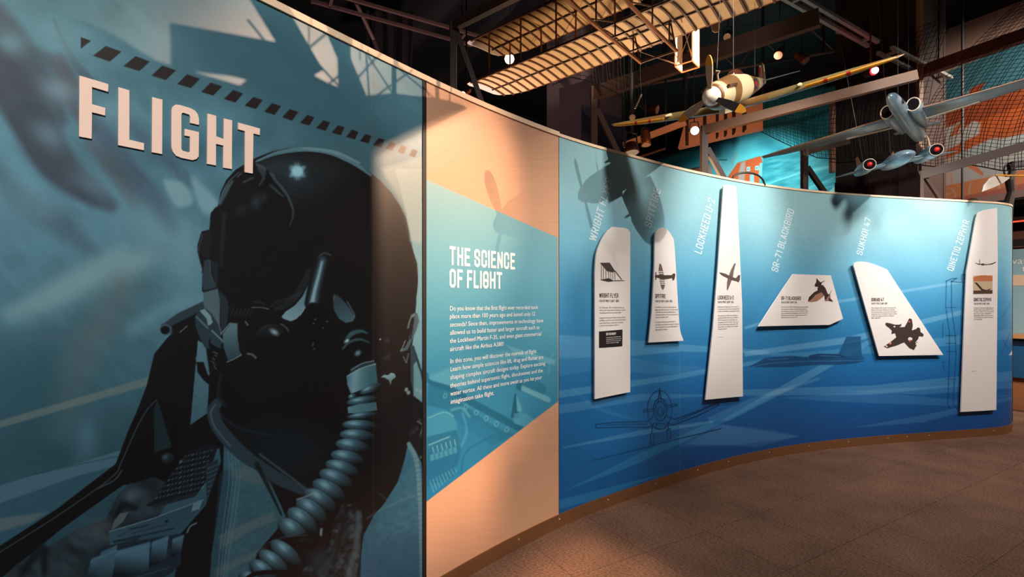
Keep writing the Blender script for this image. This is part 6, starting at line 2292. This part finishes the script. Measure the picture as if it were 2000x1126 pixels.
# ------------------------------------------------------------------ steel frames behind the wall
def frame(post_px, d, y_top, brace_px, brace_y0, brace_y1, arm_to, arm_d, wpx, label, arm_h=.06, arm_m=None):
    r = wpx / FPX * d
    top = pt(post_px, y_top, d)
    t = empty('steel_frame', (top.x, top.y, 0), label, 'frame', 'steel frames above the wall')
    b = MB()
    b.bar((top.x, top.y, 0), top, r, r, up=(0, 1, 0))
    b.build('post', M_steel, t)
    b = MB()
    p0 = pt(post_px + wpx * .5, brace_y0, d)
    p1 = pt(brace_px, brace_y1, d + .02)
    e = p1 + (p1 - p0) * .35
    b.bar(p0, e, r * .8, r * .8, up=(0, 1, 0))
    b.build('brace', M_steel, t)
    b = MB()
    a = pt(*arm_to, arm_d)
    b.bar(top - Vector((0, 0, arm_h / 2)) + (top - a).normalized() * r * .5, a - Vector((0, 0, arm_h / 2)), r, arm_h)
    b.build('arm', arm_m or M_steel, t)
    return t


frame(886, 2.72, 44, 943, 62, 205, (1060, -46), 2.3, 12, 'brown steel frame left of the biplane wing tip', .045)
frame(1160, 5.6, 170, 1205, 214, 295, (1600, 18), 4.3, 12, 'dark steel frame before the plum column', .15)
frame(1375, 4.22, 246, 1412, 290, 346, (1790, 138), 3.75, 12, 'brown steel frame behind the propeller fighter', .075, mat('tan_brown_steel', rgb(100, 64, 38), .6, noise=.25, nscale=6))
frame(1571, 5.02, 290, 1612, 326, 378, (1655, 269), 5.3, 10, 'brown steel frame against the teal print', .07)
frame(1798, 5.10, 334, 1836, 338, 390, (2030, 268), 4.9, 7, 'thin steel frame right of the dark column', .085)
# last post, bound with black cloth
t = empty('bound_post', (pt(1972, 320, 5.62).x, 5.62, 0), 'dark post bound with black cloth at the wall end', 'post')
b = MB()
pts = [pt(1968, 430, 5.62), pt(1969, 398, 5.62), pt(1975, 375, 5.62), pt(1972, 352, 5.62), pt(1977, 335, 5.62), pt(1974, 318, 5.62)]
pts = [Vector((pts[0].x, pts[0].y, 0))] + pts
b.tube(pts, [.042, .042, .046, .036, .044, .034, .040], 10)
b.build('post', mat('black_bound_cloth', rgb(42, 28, 24), .8, bump=.6, nscale=30), t)
b = MB()
a0, a1 = pt(1974, 322, 5.62), pt(2060, 312, 5.6)
b.bar(a0, a1, .07, .07)
b.build('arm', M_black, t)
b = MB()
b.tube([pt(1968 + 7 * math.cos(q), 333 + 13 * math.sin(q), 5.56) for q in np.linspace(-1.2, 4.4, 16)], .009, 6)
b.build('rope_loop', M_black, t)

# plain beams and rails


def beam(name, p0, p1, w, h, m, label, cat='beam', hanger=True):
    b = MB()
    b.bar(p0, p1, w, h)
    o = b.build(name, m)
    tag(o, label, cat)
    if hanger:
        for q in (p0, p1):
            hb = MB()
            hb.bar(Vector(q), Vector((q[0], q[1], 5.7)), .02, .02, up=(0, 1, 0))
            hb.build('hanger', M_black, o)
    return o


M_rust = mat('rust_brown_beam', rgb(98, 54, 34), .6, noise=.2, nscale=8)
beam('roof_beam', ptz(1800, 140, 4.25), ptz(2060, 48, 4.25), .10, .13, M_rust, 'rust brown beam at upper right above the net')
beam('roof_beam', pt(1880, 398, 6.4), pt(2060, 366, 6.1), .07, .09, mat('dark_brown_beam', rgb(64, 36, 26), .6), 'low brown beam behind the glider wing tip')
M_rail = mat('grey_track_rail', rgb(170, 168, 166), .35, .5)


def rail(p0, p1, off, label, m=M_rail, wdt=.05):
    t = empty('track_rail', (Vector(p0) + Vector(p1)) / 2, label, 'rail')
    d = (Vector(p1) - Vector(p0)).normalized()
    sd = d.cross(Vector((0, 0, 1))).normalized()
    for sg in (-1, 1):
        b = MB()
        b.bar(Vector(p0) + sd * off * sg, Vector(p1) + sd * off * sg, wdt, wdt)
        b.build('rail_bar', m, t)
    for q in (.1, .9):
        p = Vector(p0).lerp(Vector(p1), q)
        b = MB()
        b.bar(p, (p.x, p.y, 5.7), .02, .02, up=(0, 1, 0))
        b.build('hanger', M_black, t)
        b = MB()
        b.bar(p - sd * off, p + sd * off, .03, .03)
        b.build('cross_bar', m, t)
    return t


rail(ptz(1535, -12, 4.3), ptz(1705, 86, 4.3), .05, 'pale twin rail from the biplane wing toward the red lamp', wdt=.035)
rail(ptz(1728, 98, 4.3), ptz(1845, 156, 4.3), .07, 'pale twin rail behind the red lamp', wdt=.035)
M_pipe = mat('plum_grey_pipe', rgb(104, 80, 78), .5, .2)
rail(ptz(610, -10, 4.4), ptz(930, 80, 4.4), .11, 'dim twin pipe across the dark ceiling at upper left', M_pipe, .03)
b = MB()
b.tube([ptz(690, -6, 4.6), ptz(730, 78, 4.3), ptz(760, 150, 3.9)], .022, 8)
tag(b.build('ceiling_pipe', M_pipe), 'slanting grey pipe crossing the twin pipe at upper left', 'pipe')

# hanging cloth in the dark corner at upper left
b = MB()
rings = []
for i in range(14):
    x = 715 + 7 * i
    rings.append([pt(x + 3 * math.sin(i * 2.1), 20 + 4 * (i % 3), 6.2 + .08 * math.sin(i * 1.7)), pt(x + 5 * math.sin(i * 1.3), 200, 6.2 + .12 * math.sin(i * 1.7))])
for i in range(13):
    b.add([rings[i][0], rings[i + 1][0], rings[i + 1][1], rings[i][1]], [(0, 1, 2, 3)])
o = b.build('hanging_drape', mat('dark_plum_drape', rgb(40, 30, 32), .9))
sol = o.modifiers.new('thick', 'SOLIDIFY')
sol.thickness = .01
tag(o, 'dark drape hanging in folds behind the wall at upper left', 'drape')

# ------------------------------------------------------------------ nets
M_net = mat('black_net_cord', (.010, .009, .009), .8)


def net(N0, kpx, kbot, z_top, shear, pitch, rad, label, sag=.18, extra=.0):
    """cord net hung in a plane along AX through N0; bottom edge given in photo pixels"""
    def k_of(px):
        r = (px - 1000) / FPX
        return (N0.x - r * N0.y) / (r * AX.y - AX.x)
    ks, zs = [], []
    for px, py in zip(kpx, kbot):
        k = k_of(px)
        d = N0.y + k * AX.y
        ks.append(k)
        zs.append(CAMZ + (HORY - py) / FPX * d)
    order = np.argsort(ks)
    ks, zs = np.array(ks)[order], np.array(zs)[order]
    k0, k1 = ks[0], ks[-1]

    def P(k, v):
        kb = np.clip(k, k0, k1)
        zb = np.interp(kb, ks, zs)
        z = z_top + (zb - z_top) * v
        kk = k - shear * (1 - v) * (1 - v)
        bow = sag * math.sin(math.pi * min(1, v * .9)) * (0.7 + .3 * math.sin(k * 2.2))
        p = N0 + AX * kk - BX * bow
        return Vector((p.x, p.y, z))
    b = MB()
    nv = int((k1 - k0) / pitch)
    for i in range(nv + 1):
        k = k0 + (k1 - k0) * i / nv
        b.tube([P(k + .012 * math.sin(i * 1.7 + v * 9), v) for v in np.linspace(0, 1, 12)], rad, 3, caps=False)
    H = z_top - float(zs.mean())
    nh = int(H / pitch)
    for j in range(nh + 1):
        v = j / nh
        b.tube([P(k, v) for k in np.linspace(k0, k1, 40)], rad * (2.2 if j == nh else .9), 3, caps=False)
    o = b.build('hanging_net', M_net, fix=False)
    tag(o, label, 'net')
    return o


NP = BW0 - BX * 1.95
net(NP, [1372, 1420, 1470, 1510, 1560, 1600, 1640, 1700, 1770, 1812], [232, 236, 248, 268, 292, 309, 312, 306, 300, 306], 4.7, .25, .040, .0030, 'black cord net sagging before the teal print and the dark column')
net(NP - BX * .12, [1790, 1830, 1870, 1920, 1960, 2010, 2070], [322, 326, 318, 326, 334, 330, 324], 4.6, 1.0, .036, .0031, 'black cord net before the orange print at right')
NP2 = pt(1120, 150, 5.92)
net(NP2, [1085, 1120, 1165, 1200, 1240, 1262], [168, 152, 162, 178, 200, 214], 4.9, .15, .06, .0032, 'black cord net behind the biplane wing')

# ------------------------------------------------------------------ lamps
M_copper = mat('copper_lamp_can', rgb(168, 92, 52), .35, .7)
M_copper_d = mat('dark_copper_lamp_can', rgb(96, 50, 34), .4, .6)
M_lens = mat('lit_lamp_lens', (1, .9, .75), .4, emit=(1, .82, .6), estr=9)
M_lens_dim = mat('unlit_lamp_lens', rgb(190, 160, 140), .2, .3)
M_chrome = mat('chrome_reflector', rgb(200, 200, 205), .15, .9)


def can(px, py, d, aim, r, L, m, lit, label, hang_top=True, lens=None):
    c = pt(px, py, d)
    a = Vector(aim).normalized()
    t = empty('spotlight', c, label, 'spotlight', 'spotlights in the dark hall')
    s = a.cross(Vector((0, 0, 1)))
    if s.length < .01:
        s = Vector((1, 0, 0))
    s.normalize()
    b = MB()
    prof = [(-L, .55), (-L * .92, .75), (-L * .5, .8), (-L * .45, .92), (-L * .1, .95), (0, 1.0), (0, .9), (-.01, .88)]
    b.tube([c + a * q for q, _ in prof], [r * k for _, k in prof], 16)
    b.build('housing', m, t, True)
    b = MB()
    b.tube([c + a * .0005, c + a * .004], r * .87, 20)
    b.build('lens', lens or (M_lens if lit else M_lens_dim), t)
    b = MB()
    pv = c - a * L * .45
    top = pv + Vector((0, 0, r * 2.0))
    b.tube([pv + s * r * 1.1, top + s * r * .8, top - s * r * .8, pv - s * r * 1.1], r * .12, 6)
    if hang_top:
        b.tube([top, Vector((top.x, top.y, 5.7))], .006, 6)
    b.build('bracket', M_black, t)
    return t


can(1357, 255, 5.2, (-.25, -.9, -.25), .048, .15, M_copper, True, 'lit copper spotlight below the fighter plane')
can(1262, 283, 5.4, (.05, -.15, -1), .055, .17, M_copper, False, 'copper spotlight can hanging straight down above the wall')
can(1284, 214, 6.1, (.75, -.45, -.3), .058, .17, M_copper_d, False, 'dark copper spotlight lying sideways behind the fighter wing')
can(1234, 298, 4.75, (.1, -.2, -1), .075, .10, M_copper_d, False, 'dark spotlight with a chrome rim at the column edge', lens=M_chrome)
can(1235, 229, 4.5, (-.2, -.9, -.5), .030, .05, M_copper_d, False, 'small round spotlight on a slanted rod beside the column')
can(995, 115, 5.3, (-.1, -.95, -.3), .058, .12, M_copper, True, 'bright spotlight glowing between the biplane wings')
can(906, 184, 3.6, (-.6, -.5, -.7), .024, .07, M_copper, True, 'small lit spotlight below the left tip of the biplane')
b = MB()
b.tube([pt(1240, 212, 4.42), pt(1253, 184, 4.40)], .008, 6)
tag(b.build('lamp_rod', M_lens_dim), 'pale slanted rod holding the small round spotlight', 'rod')
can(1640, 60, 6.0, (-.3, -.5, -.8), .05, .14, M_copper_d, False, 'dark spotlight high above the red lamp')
can(1520, 108, 6.4, (-.5, -.5, -.7), .06, .18, M_copper, False, 'copper spotlight behind the net above the fighter tail')
can(1575, 118, 6.6, (.5, -.5, -.7), .06, .18, M_copper, False, 'copper spotlight behind the net right of the fighter tail')
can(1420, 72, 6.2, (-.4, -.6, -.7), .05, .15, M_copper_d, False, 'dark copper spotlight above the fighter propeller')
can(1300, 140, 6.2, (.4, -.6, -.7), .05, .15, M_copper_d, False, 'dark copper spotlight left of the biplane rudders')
# red lamp
rp = pt(1708, 138, 5.3)
t = empty('red_lamp', rp, 'glowing red lamp behind the fighter wing tip', 'lamp')
b = MB()
b.loft([[rp + Vector((r * math.cos(q), -h, r * math.sin(q))) for q in np.linspace(0, 2 * math.pi, 15)[:-1]] for h, r in ((0, .036), (.018, .034), (.032, .024), (.038, .006))])
b.build('bulb', mat('red_light', (1, .1, .15), .4, emit=(1.0, .07, .12), estr=26), t, True)
b = MB()
b.tube([rp + Vector((0, .01, 0)), rp + Vector((0, .11, .02))], .045, 12)
b.tube([rp + Vector((0, .06, .03)), rp + Vector((0, .06, 5.7 - rp.z))], .008, 6)
b.build('housing', M_copper_d, t)
rl = bpy.data.lights.new('red_lamp_light', 'POINT')
rl.energy = 2
rl.color = (1, .06, .12)
rl.shadow_soft_size = .03
ro = bpy.data.objects.new('red_lamp_light', rl)
C.objects.link(ro)
ro.location = rp + Vector((0, -.07, -.02))

# copper ceiling fittings behind the net: a lit timber truss
M_timber = mat('salmon_timber', rgb(206, 136, 98), .6)
beam('timber_rail', pt(1218, 284, 5.75), pt(1340, 238, 5.4), .04, .065, M_timber, 'salmon timber rail under the fighter left wing')
beam('timber_rail', pt(1236, 311, 6.2), pt(1300, 290, 6.1), .03, .02, M_timber, 'thin salmon rail just above the wall edge', hanger=True)
t = empty('slatted_timber_screen', pt(1400, 250, 7.2), 'salmon slatted timber panel below the fighter plane', 'panel')
b = MB()
P = [pt(1324, 289, 7.6), pt(1490, 250, 6.9), pt(1490, 190, 6.9), pt(1338, 236, 7.55)]
b.prism(P, (.06, .1, 0))
b.build('sheet', M_timber, t)
for px in (1342, 1376, 1400, 1416, 1432, 1452):
    q = (px - 1324) / 166
    d = 7.6 - .7 * q - .05
    b = MB()
    b.bar(pt(px, 288 - 39 * q, d), pt(px, 237 - 46 * q, d), .035 if px < 1390 else .02, .03, up=(0, 1, 0))
    b.build('slat', M_steel, t)
for q in (P[2], P[3]):
    b = MB()
    b.bar(q, (q.x, q.y, 5.7), .03, .03, up=(0, 1, 0))
    b.build('hanger', M_black, t)

# dark lattice girder in the ceiling
t = empty('lattice_girder', ptz(1420, 120, 4.4), 'dark lattice girder high behind the fighter propeller', 'girder')
g0, g1 = pt(1225, 172, 8.0), pt(1630, 100, 7.2)
for dz in (0, .42):
    b = MB()
    b.tube([g0 + Vector((0, 0, dz)), g1 + Vector((0, 0, dz))], .022, 8)
    b.build('chord', M_pipe, t)
for k in range(9):
    b = MB()
    b.tube([g0.lerp(g1, k / 9) + Vector((0, 0, 0 if k % 2 else .42)), g0.lerp(g1, (k + 1) / 9) + Vector((0, 0, .42 if k % 2 else 0))], .013, 6)
    b.build('web_bar', M_pipe, t)
for q in (.05, .95):
    p = g0.lerp(g1, q)
    b = MB()
    b.bar(p, (p.x, p.y, 5.7), .03, .03, up=(0, 1, 0))
    b.build('hanger', M_black, t)

# cables lying on the wall top
b = MB()
b.tube(opened([pt(1431, 352, 4.22), pt(1432, 346, 4.22), pt(1440, 339.5, 4.23), pt(1460, 337, 4.25), pt(1478, 341, 4.28), pt(1489, 350, 4.32), pt(1494, 362, 4.34)], 6), .0085, 8)
tag(b.build('cable_loop', mat('black_cable', rgb(38, 30, 28), .5)), 'black cable looping up from the wall top before the orange tail print', 'cable')
b = MB()
b.tube(opened([pt(1885, 394, 5.1), pt(1893, 389, 5.1), pt(1905, 388.5, 5.1), pt(1912, 393, 5.12), pt(1914, 398, 5.12)], 6), .006, 8)
tag(b.build('cable_loop', mat('dark_cable', rgb(60, 40, 32), .5)), 'small dark cable loop on the wall top near the glider', 'cable')

# ------------------------------------------------------------------ next exhibit past the wall end
exo = BW0 + AX * -1.2 - BX * .3
ex = empty('exhibit_counter', (exo.x, exo.y, 0), 'pale blue exhibit counter with peach band past the wall end', 'exhibit')


def slab(z0, z1, o0, o1, m, nm, par=None):
    b = MB()
    p = BW0 + AX * -1.2 - BX * ((o0 + o1) / 2)
    b.box((p.x, p.y, (z0 + z1) / 2), AX * 1.15, BX * ((o1 - o0) / 2), (0, 0, (z1 - z0) / 2))
    return b.build(nm, m, par or ex)


slab(.97, 2.08, .08, .16, mat('pale_blue_panel', rgb(150, 186, 196), .5), 'back_panel')
slab(1.60, 1.74, .16, .172, mat('peach_band', rgb(236, 200, 170), .5), 'peach_band')
slab(.92, .97, .08, .52, mat('orange_ledge', rgb(210, 150, 100), .5), 'ledge')
slab(.42, .92, .10, .46, mat('deep_blue_front', rgb(36, 92, 136), .5), 'front')
slab(.83, .91, .46, .468, mat('navy_strip', rgb(16, 34, 58), .5), 'navy_strip')
slab(0, .42, .14, .40, mat('orange_plinth', rgb(176, 112, 70), .6), 'plinth')
for tx, kr, zt_ in (("water", -.70, 1.885), ("out", -.445, 1.78), ("the", -.70, 1.78)):
    vs, fs, w, ch = font_polys(tx)
    sc_ = .085 / ch
    b = MB()
    pts = []
    for v in vs:
        p = BW0 + AX * (kr + (w - v[0]) * sc_) - BX * .163
        pts.append((p.x, p.y, zt_ + v[1] * sc_))
    b.add(pts, fs)
    b.build('text', M_white_ink, ex, fix=False)
cn = empty('canopy_shelf', (exo.x, exo.y, 2.1), 'dark canopy shelf with a red strip above the far counter', 'canopy')
slab(2.12, 2.80, .06, .10, M_black, 'back_board', cn)
slab(2.20, 2.28, .10, .5, M_rust, 'shelf', cn)
slab(2.42, 2.47, .10, .45, M_steel, 'shelf', cn)
slab(2.62, 2.68, .10, .5, M_black, 'shelf', cn)
slab(2.40, 2.42, .46, .47, mat('red_strip_light', (.8, .05, .03), .4, emit=(1, .12, .06), estr=.8), 'red_strip', cn)

# ------------------------------------------------------------------ unseen second biplane, added above the frame to throw its shadow on the print
glider2 = None


def back(px, py, t, L=L1):
    """point on the ray from the wall (seen at photo px,py) to the warm lamp, fraction t"""
    s, z = px2wall(px, py)
    W = Vector(wall3(float(s), float(z))[0])
    return W.lerp(L, t)


TB = .60
sb = empty('added_shadow_biplane', back(700, 150, TB), 'unseen biplane model added high above the visitors to shadow the pilot print', 'model aircraft')
wing = [(911, 213), (903, 207), (876, 198), (845, 192), (800, 188), (768, 183), (740, 186), (705, 189), (668, 176), (640, 165), (612, 150), (590, 128), (566, 100), (520, 128), (470, 170), (400, 150), (300, 120),
        (200, 60), (100, 20), (-150, -60), (-150, 345), (300, 345), (520, 345), (735, 305), (830, 255)]
P = [back(x, y, TB) for x, y in wing]
b = MB()
b.prism(P, (L1 - P[0]).normalized() * .015)
b.build('shadow_wing', M_fabric, sb)  # outline shaped for the wanted shadow, widened left to stop stray lamplight


def stick(a, c, w, nm='strut'):
    b = MB()
    p0, p1 = back(*a, TB), back(*c, TB)
    b.bar(p0, p1, w, w, up=(L1 - p0).normalized())
    b.build(nm, M_spruce, sb)


stick((505, -20), (606, 150), .040, 'skid')
stick((668, 60), (671, 180), .022)
stick((637, 40), (702, 192), .022, 'skid')
stick((767, 100), (767, 186), .010)
stick((850, 150), (852, 194), .010)
for a, c in [((540, 40), (664, 176)), ((580, 112), (640, 62)), ((640, 165), (668, 142)), ((690, 160), (740, 105)), ((712, 100), (718, 188)), ((716, 110), (764, 184)), ((730, 190), (800, 140)), ((770, 130), (845, 192)), ((826, 160), (838, 200)), ((480, 40), (540, 115)), ((876, 160), (876, 198))]:
    stick(a, c, .0032, 'bracing_wire')
stick((360, 96), (575, 128), .050, 'rail')  # bars added to shade bands of the print
stick((410, 116), (540, 150), .030, 'rail')
hang(sb, [back(700, 120, TB), back(600, 100, TB)])
# unseen housings added round the warm lamps, with light blocking doors


def unseen_spot(L, aim, plates, label):
    sl = empty('unseen_spotlight', L, label, 'spotlight')
    ad = (Vector(aim) - L).normalized()
    b = MB()
    b.tube([L - ad * .04, L - ad * .12, L - ad * .34], [.07, .085, .06], 16)
    b.build('housing', M_black, sl)
    b = MB()
    b.bar(L - ad * .2, Vector((L.x - ad.x * .2, L.y - ad.y * .2, 5.7)), .03, .03, up=(0, 1, 0))
    b.build('yoke', M_black, sl)
    for P in plates:
        q = [back(x, y, .90, L) for x, y in P]
        b = MB()
        b.prism(q, (L - q[0]).normalized() * .004)
        b.build('light_blocker', M_black, sl)  # added plate shaped to mask the warm light's edges


unseen_spot(L1, (-.56, 2.08, 1.8), [[(735, 292), (735, 1240), (-120, 1500), (-120, 300)]], 'unseen warm spotlight with one added light blocking plate aimed at the biplane shadow on the pilot print')
unseen_spot(L2, (-.47, 2.16, 1.72), [[(735, 300), (735, 1240), (200, 1300), (200, 300)], [(735, 300), (829, 254), (1000, 180), (1000, -80), (200, -80), (200, 300)]], 'added unseen haze spotlight with two light blocking doors aimed at the right edge of the pilot print')
